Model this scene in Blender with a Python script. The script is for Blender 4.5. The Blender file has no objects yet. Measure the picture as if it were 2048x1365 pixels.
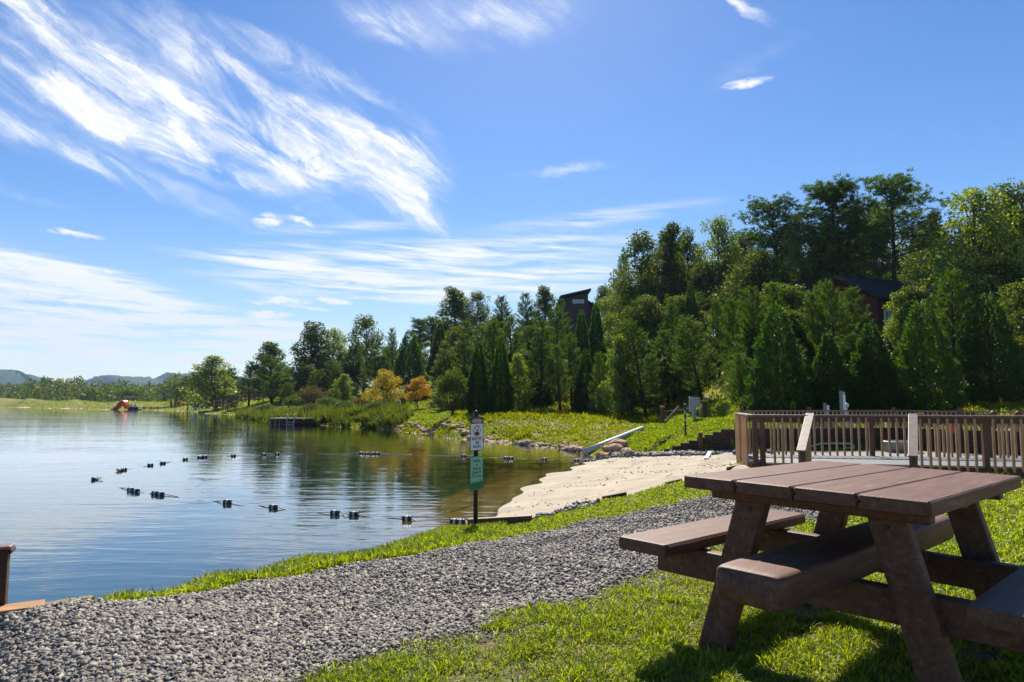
import bpy, math, random
import numpy as np
from mathutils import Vector, Matrix
R = math.radians
SC = bpy.context.scene
COL = SC.collection
random.seed(7)
rng = np.random.default_rng(7)

# ------------------------------------------------------------------ camera
FPX, HZ, CAMZ = 1365.0, 802.0, 1.9           # focal length in photo pixels, horizon row, height over the water
PITCH = math.atan((HZ - 682.5) / FPX)
cam = bpy.data.cameras.new('camera'); cam.lens = 24.0; cam.sensor_width = 36.0
cam.clip_start = 0.05; cam.clip_end = 20000
camo = bpy.data.objects.new('camera', cam); COL.objects.link(camo)
camo.location = (0, 0, CAMZ); camo.rotation_euler = (math.pi / 2 + PITCH, 0, 0)
SC.camera = camo

def ray(px, py):
    x = (px - 1024.0) / FPX; u = (682.5 - py) / FPX
    return Vector((x, math.cos(PITCH) - u * math.sin(PITCH), math.sin(PITCH) + u * math.cos(PITCH)))
def G(px, py, drop):                          # where the sight line of a photo pixel is `drop` metres under the eye
    d = ray(px, py); return Vector((0, 0, CAMZ)) + d * (-drop / d.z)
def at(px, py, Y):                            # where it is Y metres ahead
    d = ray(px, py); return Vector((0, 0, CAMZ)) + d * (Y / d.y)

# ------------------------------------------------------------------ light
SUN_EL, SUN_AZ = 43.0, 1.5
sun_dir = Vector((math.sin(R(SUN_AZ)) * math.cos(R(SUN_EL)), math.cos(R(SUN_AZ)) * math.cos(R(SUN_EL)), math.sin(R(SUN_EL))))
sl = bpy.data.lights.new('sun', 'SUN'); sl.energy = 5.0; sl.angle = R(0.53); sl.color = (1.0, 0.93, 0.80)
so = bpy.data.objects.new('sun', sl); COL.objects.link(so)
so.rotation_euler = sun_dir.to_track_quat('Z', 'Y').to_euler(); so.location = (0, 0, 60)

SC.view_settings.view_transform = 'Standard'; SC.view_settings.look = 'None'
SC.view_settings.exposure = 0.98; SC.view_settings.gamma = 1.0
SC.cycles.max_bounces = 7; SC.cycles.diffuse_bounces = 3; SC.cycles.glossy_bounces = 3
SC.cycles.transmission_bounces = 4; SC.cycles.transparent_max_bounces = 8; SC.cycles.volume_bounces = 0
SC.cycles.sample_clamp_indirect = 6.0; SC.cycles.caustics_reflective = False; SC.cycles.caustics_refractive = False
SC.cycles.use_denoising = True
SKY_K = 0.055

def build_world():
    w = bpy.data.worlds.new('World'); SC.world = w; w.use_nodes = True
    nt = w.node_tree; N = nt.nodes; L = nt.links; N.clear()
    out = N.new('ShaderNodeOutputWorld'); bg = N.new('ShaderNodeBackground'); L.new(bg.outputs[0], out.inputs[0])
    sky = N.new('ShaderNodeTexSky'); sky.sky_type = 'NISHITA'; sky.sun_disc = False
    sky.sun_elevation = R(SUN_EL); sky.sun_rotation = R(SUN_AZ)
    sky.air_density = 1.0; sky.dust_density = 0.18; sky.ozone_density = 2.5; sky.altitude = 300
    hsv = N.new('ShaderNodeHueSaturation'); hsv.inputs['Saturation'].default_value = 1.33; hsv.inputs['Value'].default_value = 1.24; hsv.inputs['Hue'].default_value = 0.508
    L.new(sky.outputs[0], hsv.inputs['Color'])
    tc = N.new('ShaderNodeTexCoord')
    sep = N.new('ShaderNodeSeparateXYZ'); L.new(tc.outputs['Generated'], sep.inputs[0])
    def m(op, a, b=None, c=None, clamp=False):
        n = N.new('ShaderNodeMath'); n.operation = op; n.use_clamp = clamp
        for i, v in enumerate((a, b, c)):
            if v is None: continue
            if isinstance(v, (int, float)): n.inputs[i].default_value = v
            else: L.new(v, n.inputs[i])
        return n.outputs[0]
    az = m('ARCTAN2', sep.outputs[0], sep.outputs[1]); el = m('ARCSINE', sep.outputs[2])
    cb = N.new('ShaderNodeCombineXYZ'); L.new(az, cb.inputs[0]); L.new(el, cb.inputs[1])
    def noise(vec, rot, sx, sy, detail, dist, rough=0.6, off=(0, 0)):
        mp = N.new('ShaderNodeMapping'); mp.vector_type = 'TEXTURE'
        mp.inputs['Rotation'].default_value = (0, 0, rot); mp.inputs['Scale'].default_value = (sx, sy, 1)
        mp.inputs['Location'].default_value = (off[0], off[1], 0)
        L.new(vec, mp.inputs['Vector'])
        n = N.new('ShaderNodeTexNoise'); n.noise_dimensions = '2D'
        n.inputs['Scale'].default_value = 1.0; n.inputs['Detail'].default_value = detail
        n.inputs['Roughness'].default_value = rough; n.inputs['Distortion'].default_value = dist
        L.new(mp.outputs[0], n.inputs['Vector']); return n
    # warp the sky coordinates so that the cloud outlines fray
    wn = noise(cb.outputs[0], R(-24), 0.085, 0.038, 8, 0.0, 0.68)
    va = N.new('ShaderNodeVectorMath'); va.operation = 'SUBTRACT'; L.new(wn.outputs['Color'], va.inputs[0]); va.inputs[1].default_value = (.5, .5, .5)
    vs = N.new('ShaderNodeVectorMath'); vs.operation = 'MULTIPLY'; L.new(va.outputs[0], vs.inputs[0]); vs.inputs[1].default_value = (.055, .030, 0)
    vw = N.new('ShaderNodeVectorMath'); vw.operation = 'ADD'; L.new(cb.outputs[0], vw.inputs[0]); L.new(vs.outputs[0], vw.inputs[1])
    vs2 = N.new('ShaderNodeVectorMath'); vs2.operation = 'MULTIPLY'; L.new(va.outputs[0], vs2.inputs[0]); vs2.inputs[1].default_value = (.02, .008, 0)
    vw2 = N.new('ShaderNodeVectorMath'); vw2.operation = 'ADD'; L.new(cb.outputs[0], vw2.inputs[0]); L.new(vs2.outputs[0], vw2.inputs[1])
    def blob(vec, px, py, ax, ay, ang, wgt):
        d = ray(px, py).normalized()
        mp = N.new('ShaderNodeMapping'); mp.vector_type = 'TEXTURE'
        mp.inputs['Location'].default_value = (math.atan2(d.x, d.y), math.asin(d.z), 0)
        mp.inputs['Rotation'].default_value = (0, 0, R(ang)); mp.inputs['Scale'].default_value = (ax / FPX * 1.5, ay / FPX * 1.5, 1)
        L.new(vec, mp.inputs['Vector'])
        g = N.new('ShaderNodeTexGradient'); g.gradient_type = 'SPHERICAL'; L.new(mp.outputs[0], g.inputs[0])
        return m('MULTIPLY', g.outputs['Fac'], wgt)
    def total(vec, lst):
        s = None
        for b in lst:
            o = blob(vec, *b); s = o if s is None else m('ADD', s, o)
        return s
    soft = [(40, 20, 150, 44, -28, 1.1), (170, 85, 170, 34, -24, 1.0), (30, 140, 170, 40, -24, 1.2), (190, 190, 200, 44, -22, 1.3), (350, 235, 230, 56, -18, 1.6), (520, 285, 180, 44, -20, .9), (390, 115, 150, 30, -16, 1.2),
            (600, 130, 140, 24, -16, 1.3), (520, 165, 240, 20, -26, .9), (640, 200, 140, 16, -26, .6), (690, 310, 170, 62, -14, 1.9),
            (790, 290, 100, 52, -24, 1.4), (800, 390, 125, 27, -36, 2.1), (60, 270, 260, 22, -14, .7), (180, 310, 260, 18, -14, .55), (430, 345, 200, 16, -14, 1.1), (330, 395, 190, 12, -16, .55), (640, 395, 130, 12, -22, .45),
            (760, 40, 80, 30, -12, 1.0), (960, 30, 150, 56, 10, .75), (1080, 20, 110, 50, 12, .5), (1130, 340, 100, 9, 4, .8), (1500, 130, 110, 22, 20, .28), (1480, 8, 60, 10, -30, 1.2), (20, 380, 90, 9, -12, .6)]
    low = [(130, 575, 190, 40, -8, 1.5), (60, 555, 150, 30, -4, 1.0), (130, 660, 330, 50, -2, 1.3), (280, 690, 330, 30, 2, 1.0), (40, 720, 300, 40, 0, 1.2), (900, 505, 340, 24, 3, 1.2), (960, 560, 380, 34, 2, 1.1), (780, 580, 300, 26, -2, .7),
           (560, 530, 170, 14, -3, .8), (1180, 440, 200, 14, 5, .6), (700, 455, 150, 11, 6, .6), (420, 640, 260, 22, -2, .7), (520, 690, 260, 20, 0, .6)]
    hard = [(567, 601, 42, 9, -3, 2.0), (666, 602, 38, 7, -3, 2.0), (765, 597, 18, 3.5, -3, 1.6), (715, 596, 13, 3, 0, 1.2), (535, 629, 46, 7, 1, 1.8), (575, 648, 80, 8, -3, 2.0), (622, 618, 34, 4, -4, 1.4), (508, 606, 26, 4, -8, 1.2),
            (538, 441, 30, 13, 4, 1.7), (606, 444, 26, 9, -16, 1.4), (1490, 167, 44, 8, 2, 1.4), (150, 468, 44, 6, -4, 1.5), (1010, 547, 44, 4, -22, 1.1), (360, 632, 60, 10, -4, 1.4), (435, 1, 1, 1, 0, 0.0),
            (110, 552, 130, 20, -9, 1.9), (220, 578, 95, 10, -10, 1.9), (90, 592, 110, 9, -5, 1.5), (60, 640, 140, 8, -2, 1.3), (230, 660, 170, 7, -2, 1.3), (120, 690, 160, 7, 0, 1.2), (215, 542, 34, 5, -4, 1.5)]
    ms = total(vw.outputs[0], soft); mlow = total(vw2.outputs[0], low); mh = total(vw2.outputs[0], hard)
    n1 = noise(vw.outputs[0], R(-23), 0.13, 0.040, 9, 0.25, 0.66)
    n2 = noise(vw2.outputs[0], R(-27), 0.090, 0.0055, 7, 0.8, 0.68, (3, 1))
    nn = m('ADD', m('MULTIPLY', n1.outputs['Fac'], 1.40), m('MULTIPLY', n2.outputs['Fac'], 0.45))      # about 0.9 in the mean
    n6 = noise(vw2.outputs[0], R(-30), 0.17, 0.055, 5, 0.6, 0.6, (1, 9))
    ms = m('MULTIPLY', ms, m('MULTIPLY', m('SUBTRACT', n6.outputs['Fac'], .30), 4.0, clamp=True))
    ds = m('MULTIPLY', m('MINIMUM', ms, 1.25), m('SUBTRACT', m('MULTIPLY', nn, 1.75), 0.80))
    ds = m('POWER', m('MULTIPLY', m('SUBTRACT', ds, .03), 0.78, clamp=True), 1.3)
    n3 = noise(cb.outputs[0], R(-6), 0.024, 0.009, 7, 0.5, 0.68, (5, 2))
    dh = m('MULTIPLY', m('SUBTRACT', m('MULTIPLY', mh, m('SUBTRACT', m('MULTIPLY', n3.outputs['Fac'], 2.6), 0.45)), 0.28), 1.15, clamp=True)
    n4 = noise(cb.outputs[0], R(-2), 0.12, 0.009, 7, 0.3, 0.6, (2, 7))
    dl = m('MULTIPLY', m('MULTIPLY', m('MINIMUM', mlow, 1.2), m('SUBTRACT', m('MULTIPLY', n4.outputs['Fac'], 4.4), 1.45)), .85, clamp=True)
    ds = m('MAXIMUM', ds, dl)
    den = m('MAXIMUM', ds, m('MULTIPLY', dh, .95))
    hor = m('MULTIPLY', m('SUBTRACT', 1.0, m('MULTIPLY', sep.outputs[2], 4.2), clamp=True), 0.22)
    den = m('MAXIMUM', den, hor)
    mix = N.new('ShaderNodeMix'); mix.data_type = 'RGBA'
    L.new(den, mix.inputs['Factor']); L.new(hsv.outputs[0], mix.inputs[6]); mix.inputs[7].default_value = (10.4, 10.4, 10.4, 1)
    L.new(mix.outputs[2], bg.inputs[0]); bg.inputs[1].default_value = SKY_K
    w.cycles.sampling_method = 'MANUAL'; w.cycles.sample_map_resolution = 512
build_world()

# ------------------------------------------------------------------ object helpers
def tag(o, label=None, cat=None, group=None, kind=None):
    if label: o['label'] = label
    if cat: o['category'] = cat
    if group: o['group'] = group
    if kind: o['kind'] = kind
    return o
def thing(name, label, cat, loc=(0, 0, 0), rz=0.0, group=None):
    o = bpy.data.objects.new(name, None); COL.objects.link(o); o.empty_display_size = .2
    o.location = loc; o.rotation_euler = (0, 0, rz)
    return tag(o, label, cat, group)
def link(name, me, parent=None, loc=(0, 0, 0), rot=(0, 0, 0), scale=(1, 1, 1)):
    o = bpy.data.objects.new(name, me); COL.objects.link(o); o.parent = parent
    o.location = loc; o.rotation_euler = rot; o.scale = scale
    return o
def np_mesh(name, V, F, mat, smooth=False):   # V (n,3); F (m,k) with the same k everywhere
    me = bpy.data.meshes.new(name); V = np.asarray(V, np.float32); F = np.asarray(F, np.int32)
    me.vertices.add(len(V)); me.vertices.foreach_set('co', V.ravel())
    k = F.shape[1]; me.loops.add(F.size); me.loops.foreach_set('vertex_index', F.ravel())
    me.polygons.add(len(F)); me.polygons.foreach_set('loop_start', np.arange(0, F.size, k, dtype=np.int32))
    if smooth: me.polygons.foreach_set('use_smooth', np.ones(len(F), bool))
    me.update(calc_edges=True); me.validate()
    if mat: me.materials.append(mat)
    return me
class MB:
    """collects shapes into one mesh"""
    def __init__(s): s.v = []; s.f = []
    def poly(s, vs, fs):
        b = len(s.v); s.v += [tuple(v) for v in vs]; s.f += [[b + i for i in f] for f in fs]; return s
    def box(s, c, size, M=None, bev=0.0):
        hx, hy, hz = (q / 2 for q in size)
        if bev <= 0:
            vs = [Vector((x * hx, y * hy, z * hz)) for x in (-1, 1) for y in (-1, 1) for z in (-1, 1)]
            fs = [(0, 1, 3, 2), (4, 6, 7, 5), (0, 4, 5, 1), (2, 3, 7, 6), (0, 2, 6, 4), (1, 5, 7, 3)]
        else:
            import bmesh
            bm = bmesh.new(); bmesh.ops.create_cube(bm, size=1.0)
            for v in bm.verts: v.co = Vector((v.co.x * size[0], v.co.y * size[1], v.co.z * size[2]))
            bmesh.ops.bevel(bm, geom=bm.edges[:] , offset=bev, segments=2, affect='EDGES', profile=.5)
            bm.verts.index_update(); vs = [v.co.copy() for v in bm.verts]; fs = [[v.index for v in f.verts] for f in bm.faces]; bm.free()
        if M is not None: vs = [M @ v for v in vs]
        return s.poly([v + Vector(c) for v in vs], fs)
    def bar(s, p0, p1, w, h, up=(0, 0, 1), bev=0.0):   # w across, h along `up`
        p0, p1 = Vector(p0), Vector(p1); d = (p1 - p0); n = d.length; d.normalize()
        x = d.cross(Vector(up)); x.normalize(); z = x.cross(d)
        M = Matrix((x, d, z)).transposed()
        return s.box((p0 + p1) / 2, (w, n, h), M, bev)
    def tube(s, pts, rad, n=8, cap=True):
        pts = [Vector(p) for p in pts]; rr = rad if isinstance(rad, (list, tuple)) else [rad] * len(pts); vs = []; fs = []
        for i, p in enumerate(pts):
            d = (pts[min(i + 1, len(pts) - 1)] - pts[max(i - 1, 0)]).normalized()
            a = d.cross(Vector((0, 0, 1)) if abs(d.z) < .9 else Vector((1, 0, 0))).normalized(); b = d.cross(a)
            for k in range(n):
                t = 2 * math.pi * k / n; vs.append(p + (a * math.cos(t) + b * math.sin(t)) * rr[i])
        for i in range(len(pts) - 1):
            for k in range(n): fs.append((i * n + k, i * n + (k + 1) % n, (i + 1) * n + (k + 1) % n, (i + 1) * n + k))
        if cap: fs.append(tuple(range(n))[::-1]); fs.append(tuple((len(pts) - 1) * n + k for k in range(n)))
        return s.poly(vs, fs)
    def prism(s, outline, p0, ex, ey, ez, th):   # flat outline in (ex, ey) from p0, thickness th along ez
        p0, ex, ey, ez = Vector(p0), Vector(ex), Vector(ey), Vector(ez); n = len(outline)
        vs = [p0 + ex * a + ey * b for a, b in outline] + [p0 + ex * a + ey * b + ez * th for a, b in outline]
        fs = [tuple(range(n))[::-1], tuple(range(n, 2 * n))] + [(i, (i + 1) % n, n + (i + 1) % n, n + i) for i in range(n)]
        return s.poly(vs, fs)
    def mesh(s, name, mat, smooth=False):
        me = bpy.data.meshes.new(name); me.from_pydata(s.v, [], s.f); me.update()
        if mat: me.materials.append(mat)
        if smooth: me.polygons.foreach_set('use_smooth', [True] * len(me.polygons))
        return me
    def build(s, name, mat, parent=None, smooth=False, **k): return link(name, s.mesh(name, mat, smooth), parent, **k)
def copy_tree(o, parent=None):
    c = o.copy(); COL.objects.link(c); c.parent = parent
    for ch in [q for q in o.children]: copy_tree(ch, c)
    return c

# ------------------------------------------------------------------ materials
def mat_new(name):
    m = bpy.data.materials.new(name); m.use_nodes = True; nt = m.node_tree; nt.nodes.clear()
    o = nt.nodes.new('ShaderNodeOutputMaterial'); return m, nt, nt.nodes, nt.links, o
def ramp(N, stops):
    r = N.new('ShaderNodeValToRGB'); e = r.color_ramp.elements
    while len(e) < len(stops): e.new(.5)
    for q, (p, c) in zip(e, stops): q.position = p; q.color = (*c, 1)
    return r
def principled(name, stops, scale=8.0, rough=.6, spec=.4, stretch=(1, 1, 1), bump=.0, bscale=None, detail=6, metal=0, bdist=.01, dist=0.0):
    m, nt, N, L, o = mat_new(name)
    p = N.new('ShaderNodeBsdfPrincipled'); L.new(p.outputs[0], o.inputs[0])
    tc = N.new('ShaderNodeTexCoord'); mp = N.new('ShaderNodeMapping'); mp.inputs['Scale'].default_value = stretch
    L.new(tc.outputs['Object'], mp.inputs[0])
    n = N.new('ShaderNodeTexNoise'); n.inputs['Scale'].default_value = scale; n.inputs['Detail'].default_value = detail; n.inputs['Distortion'].default_value = dist
    n.inputs['Roughness'].default_value = .6
    L.new(mp.outputs[0], n.inputs['Vector'])
    r = ramp(N, stops); L.new(n.outputs['Fac'], r.inputs[0]); L.new(r.outputs[0], p.inputs['Base Color'])
    p.inputs['Roughness'].default_value = rough; p.inputs['Specular IOR Level'].default_value = spec; p.inputs['Metallic'].default_value = metal
    if bump:
        n2 = N.new('ShaderNodeTexNoise'); n2.inputs['Scale'].default_value = bscale or scale * 3; n2.inputs['Detail'].default_value = 5
        L.new(mp.outputs[0], n2.inputs['Vector'])
        b = N.new('ShaderNodeBump'); b.inputs['Strength'].default_value = bump; b.inputs['Distance'].default_value = bdist
        L.new(n2.outputs['Fac'], b.inputs['Height']); L.new(b.outputs[0], p.inputs['Normal'])
    return m
def flat(name, c, rough=.5, spec=.4, metal=0):
    c2 = tuple(min(1, x * 1.12) for x in c); c1 = tuple(x * .88 for x in c)
    return principled(name, [(.3, c1), (.7, c2)], 14, rough, spec, metal=metal)
def leafmat(name, cols, trans=.45, tcol=(1.25, 1.35, .45), gloss=.03, grough=.5):
    """leaf: diffuse + light through the blade + a little sheen; colour differs from leaf to leaf and tree to tree"""
    m, nt, N, L, o = mat_new(name)
    ge = N.new('ShaderNodeNewGeometry'); oi = N.new('ShaderNodeObjectInfo')
    ad = N.new('ShaderNodeMath'); ad.operation = 'MULTIPLY_ADD'; L.new(oi.outputs['Random'], ad.inputs[0]); ad.inputs[1].default_value = .30
    mu = N.new('ShaderNodeMath'); mu.operation = 'MULTIPLY'; L.new(ge.outputs['Random Per Island'], mu.inputs[0]); mu.inputs[1].default_value = .70
    L.new(mu.outputs[0], ad.inputs[2])
    k = len(cols); r = ramp(N, [(i / (k - 1), c) for i, c in enumerate(cols)]); L.new(ad.outputs[0], r.inputs[0])
    d = N.new('ShaderNodeBsdfDiffuse'); L.new(r.outputs[0], d.inputs[0])
    t = N.new('ShaderNodeBsdfTranslucent'); mm = N.new('ShaderNodeMix'); mm.data_type = 'RGBA'; mm.blend_type = 'MULTIPLY'; mm.inputs['Factor'].default_value = 1
    L.new(r.outputs[0], mm.inputs[6]); mm.inputs[7].default_value = (*tcol, 1); L.new(mm.outputs[2], t.inputs[0])
    mx = N.new('ShaderNodeMixShader'); mx.inputs[0].default_value = trans; L.new(d.outputs[0], mx.inputs[1]); L.new(t.outputs[0], mx.inputs[2])
    g = N.new('ShaderNodeBsdfGlossy'); g.inputs['Roughness'].default_value = grough; g.inputs[0].default_value = (.8, .85, .75, 1)
    mg = N.new('ShaderNodeMixShader'); mg.inputs[0].default_value = gloss; L.new(mx.outputs[0], mg.inputs[1]); L.new(g.outputs[0], mg.inputs[2])
    L.new(mg.outputs[0], o.inputs[0]); return m

M = {}
M['pine'] = leafmat('pine_needles', [(.024, .054, .010), (.056, .108, .012), (.120, .185, .018)], .45, (1.5, 1.5, .3), .03)
M['cedar'] = leafmat('cedar_sprays', [(.022, .056, .012), (.044, .098, .016), (.085, .15, .02)], .40, (1.5, 1.5, .3), .04)
M['oak'] = leafmat('broad_leaves', [(.030, .058, .011), (.070, .108, .013), (.14, .175, .02)], .45, (1.6, 1.45, .3), .04)
M['tulip'] = leafmat('light_broad_leaves', [(.07, .13, .012), (.14, .21, .016), (.24, .29, .022)], .5, (1.6, 1.45, .3), .06)
M['gold'] = leafmat('golden_leaves', [(.30, .22, .012), (.42, .29, .014), (.32, .32, .02)], .5, (1.3, 1.2, .4), .05)
M['orange'] = leafmat('orange_leaves', [(.42, .20, .012), (.50, .28, .015), (.40, .32, .02)], .5, (1.3, 1.15, .4), .05)
M['shrub'] = leafmat('shrub_leaves', [(.05, .085, .02), (.09, .14, .03), (.12, .13, .05)], .4, (1.3, 1.3, .4), .05)
M['reddish'] = leafmat('brown_shrub_leaves', [(.09, .06, .035), (.14, .10, .05), (.10, .12, .04)], .35, (1.2, 1.1, .6), .04)
M['grass'] = leafmat('grass_blades', [(.115, .175, .006), (.20, .27, .008), (.32, .36, .016)], .57, (1.50, 1.42, .2), .04, .45)
M['meadow'] = leafmat('meadow_blades', [(.13, .175, .006), (.215, .255, .008), (.33, .32, .020)], .50, (1.4, 1.3, .25), .0, .5)
M['reed'] = leafmat('reed_blades', [(.05, .085, .01), (.10, .14, .014), (.15, .17, .02), (.30, .24, .09)], .45, (1.35, 1.3, .3), .04)
M['bark'] = principled('bark', [(.3, (.035, .026, .02)), (.7, (.10, .075, .055))], 9, .9, .1, (1, 1, .25), .6, 30)
M['plastic'] = principled('brown_plastic_lumber', [(.25, (.078, .035, .022)), (.45, (.118, .056, .037)), (.6, (.150, .076, .052)), (.8, (.26, .15, .108))], 7, .55, .18, (5, .45, 5), .4, 40, bdist=.003, detail=10, dist=.6)
M['deckwood'] = principled('brown_stained_wood', [(.3, (.085, .036, .019)), (.7, (.17, .078, .042))], 10, .6, .35, (1, 1, .3), .2, 60)
M['balwood'] = principled('tan_baluster_wood', [(.3, (.36, .20, .10)), (.7, (.54, .34, .19))], 12, .65, .3, (1, 1, .3), .2, 60)
M['capwood'] = principled('weathered_cap_wood', [(.3, (.14, .09, .075)), (.7, (.24, .165, .14))], 10, .5, .4, (1, 1, 1), .2, 60)
M['timber'] = principled('dark_timber', [(.3, (.040, .022, .015)), (.7, (.09, .052, .035))], 6, .8, .2, (.4, .4, 3), .4, 30)
M['oldwood'] = principled('grey_dock_wood', [(.3, (.14, .11, .09)), (.7, (.26, .21, .17))], 6, .8, .2, (1, 1, 1), .3, 30)
M['orangewood'] = principled('fresh_orange_board', [(.3, (.26, .13, .05)), (.7, (.42, .23, .10))], 6, .65, .3, (.3, 3, 3), .2, 40)
M['floor'] = principled('grey_deck_boards', [(.3, (.11, .115, .125)), (.7, (.20, .205, .215))], 4, .55, .4, (1, 6, 1), .2, 30)
M['white'] = flat('white_paint', (.80, .81, .80), .45)
M['pipe'] = flat('white_pipe_plastic', (.50, .51, .52), .4)
M['galv'] = flat('grey_galvanised', (.46, .47, .48), .45, .4, .1)
M['black'] = flat('black_paint', (.012, .014, .016), .4)
M['navy'] = flat('navy_foam', (.012, .022, .085), .45)
M['bandwhite'] = flat('cream_foam', (.62, .58, .5), .5)
M['rope'] = flat('pale_rope', (.45, .42, .36), .8)
M['red'] = flat('red_nylon', (.62, .03, .015), .6)
M['orangepl'] = flat('orange_vinyl', (.75, .10, .015), .35)
M['yellow'] = flat('yellow_strap', (.60, .36, .02), .6)
M['teal'] = flat('teal_paint', (.03, .13, .15), .4)
M['green'] = flat('green_sign_ink', (.012, .17, .075), .45)
M['mint'] = flat('mint_sign_face', (.28, .52, .37), .45)
M['signred'] = flat('red_sign_ink', (.50, .03, .025), .45)
M['postgreen'] = flat('green_steel_post', (.16, .26, .22), .5)
M['orangecap'] = flat('orange_reflective_cap', (.55, .14, .03), .5)
M['roofdark'] = principled('dark_shingles', [(.3, (.022, .022, .028)), (.7, (.05, .05, .06))], 5, .8, .2, (1, 1, 6))
M['roofpink'] = flat('pale_roof', (.45, .32, .25), .8)
M['houseb'] = principled('brown_siding', [(.3, (.075, .054, .048)), (.7, (.115, .086, .076))], 3, .8, .2, (5, 5, .2))
M['log'] = principled('red_log_wall', [(.3, (.06, .021, .012)), (.7, (.15, .05, .026))], 2, .7, .2, (.3, .3, 9), .5, 6)
M['glass'] = flat('window_glass', (.10, .13, .17), .05, .9)
M['boulder'] = principled('tan_rock', [(.2, (.28, .17, .10)), (.5, (.46, .31, .20)), (.8, (.58, .44, .33))], 3, .85, .2, bump=.7, bscale=9, bdist=.03)
M['orock'] = principled('orange_rock', [(.2, (.30, .16, .08)), (.5, (.45, .27, .15)), (.8, (.52, .40, .29))], 3, .85, .2, bump=.7, bscale=9, bdist=.03)
M['paver'] = flat('patio_paving', (.20, .18, .16), .8)

# ------------------------------------------------------------------ terrain
CP = []                                        # (x, y, z over the water)
def cg(*rows):
    for px, py, d in rows: q = G(px, py, d); CP.append((q.x, q.y, CAMZ - d))
def cx(*rows):
    for x, y, d in rows: CP.append((x, y, CAMZ - d))
# lawn by the table and behind the eye
cg((600, 1365, 1.14), (1000, 1365, 1.13), (1500, 1365, 1.12), (2048, 1365, 1.10), (1415, 1275, 1.125), (1060, 1220, 1.15), (1290, 1150, 1.16), (1610, 1045, 1.20), (2040, 1000, 1.17), (2040, 968, 1.33), (1700, 1000, 1.22))
cx((1.61, 3.23, 1.12), (-2, .5, 1.13), (0, 1, 1.13), (3, 1, 1.1), (0, -6, 1.1), (8, 2, 1.05), (-8, -4, 1.3), (20, 5, .9), (40, 10, .3), (0, -60, .8), (60, -30, 0), (-60, -30, 1.0))
PATH_L = [(0, 1246, 1.15), (245, 1213, 1.2), (420, 1185, 1.27), (600, 1152, 1.36), (780, 1120, 1.43), (950, 1086, 1.5), (1150, 1050, 1.5), (1290, 1020, 1.45), (1430, 990, 1.38)]
cg(*PATH_L)
STRIP = [(150, 1215, 1.18), (245, 1203, 1.24), (420, 1168, 1.36), (600, 1130, 1.5), (870, 1080, 1.72), (951, 1062, 1.77), (1060, 1046, 1.72), (1215, 1000, 1.55), (1360, 966, 1.42), (1450, 948, 1.36)]
cg(*STRIP)
for px, py, d in STRIP[:6]:                    # the bank falls to the water right behind the grass strip
    q = G(px, py, d); CP.append((q.x - .42, q.y + .45, (CAMZ - d) * .30)); CP.append((q.x - .7, q.y + .75, -.12)); CP.append((q.x - 1.6, q.y + 1.5, -.55))
q = G(0, 1246, 1.15); CP.append((q.x - .5, q.y + .3, -.2)); CP.append((q.x - 3, q.y + .5, -1.0)); CP.append((q.x - 2, q.y - 2, -.4))
# beach
SHORE_B = [(970, 1056), (977, 1042), (1000, 1022), (1010, 1008), (1030, 992), (1060, 974), (1082, 957), (1112, 946), (1148, 936), (1165, 926), (1200, 919)]
cg(*[(a, b, 1.9) for a, b in SHORE_B])
cg((1050, 1040, 1.76), (1100, 1010, 1.76), (1180, 985, 1.72), (1250, 960, 1.66), (1350, 940, 1.52), (1450, 912, 1.46), (1300, 917, 1.74), (1400, 905, 1.62), (1240, 930, 1.80), (1480, 930, 1.34), (1480, 905, 1.6))
# deck ground, patio behind it, the terrace over the retaining wall
cx((5, 13.5, 1.38), (7, 13.2, 1.40), (9, 12.6, 1.40), (12, 12.4, 1.35), (5, 16, 1.5), (9, 15.5, 1.5), (14, 15, 1.4), (7.6, 20.6, 1.6), (9.5, 20.8, 1.6), (12, 21, 1.6), (15, 19, 1.5), (22, 14, 1.0))
cx((7.8, 22.4, .88), (9.6, 22.8, .88), (12.2, 23.4, .85), (15.5, 21.5, .8), (20, 19, .75))
cg((1470, 858, .89), (1430, 864, 1.02), (1394, 874, 1.20), (1350, 888, 1.45), (1310, 900, 1.68), (1371, 864, 1.15), (1388, 842, .9), (1325, 838, .95), (1440, 838, .88), (1282, 860, 1.22), (1240, 882, 1.52), (1200, 895, 1.7))
# rock shore on the far side of the cove, grass bank, mown mound
SHORE_R = [(1170, 908), (1120, 898), (1050, 891), (960, 881), (870, 869), (790, 859), (750, 857), (700, 855), (640, 851), (545, 847), (480, 835), (400, 827), (350, 822.5), (255, 819.5), (150, 817.5), (60, 815.5), (0, 814.5), (-200, 812)]
cg(*[(a, b, 1.9) for a, b in SHORE_R])
cg((1200, 840, .95), (1100, 836, .9), (1000, 837, .92), (900, 838, 1.0), (830, 843, 1.3), (1100, 862, 1.4), (960, 858, 1.45), (880, 808, .25), (800, 825, .9), (800, 812, .5), (760, 845, 1.5), (700, 845, 1.6), (700, 812, .6), (600, 840, 1.6), (600, 812, .7), (500, 826, 1.6), (480, 812, .9), (420, 820, 1.6), (420, 808, .8), (350, 806, .5), (300, 803.5, .3))
for px, y0 in ((250, 801.5), (150, 799.5), (60, 797.5), (0, 796.5), (-200, 795)):
    s = G(px, {250: 819.5, 150: 817.5, 60: 815.5, 0: 814.5, -200: 812}[px], 1.9); t = at(px, y0, s.y + 16); CP.append((t.x, t.y, t.z)); CP.append((t.x * 1.2, t.y * 1.2, t.z - 1)); CP.append((t.x * 1.6, t.y * 1.6, t.z - 4))
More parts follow.
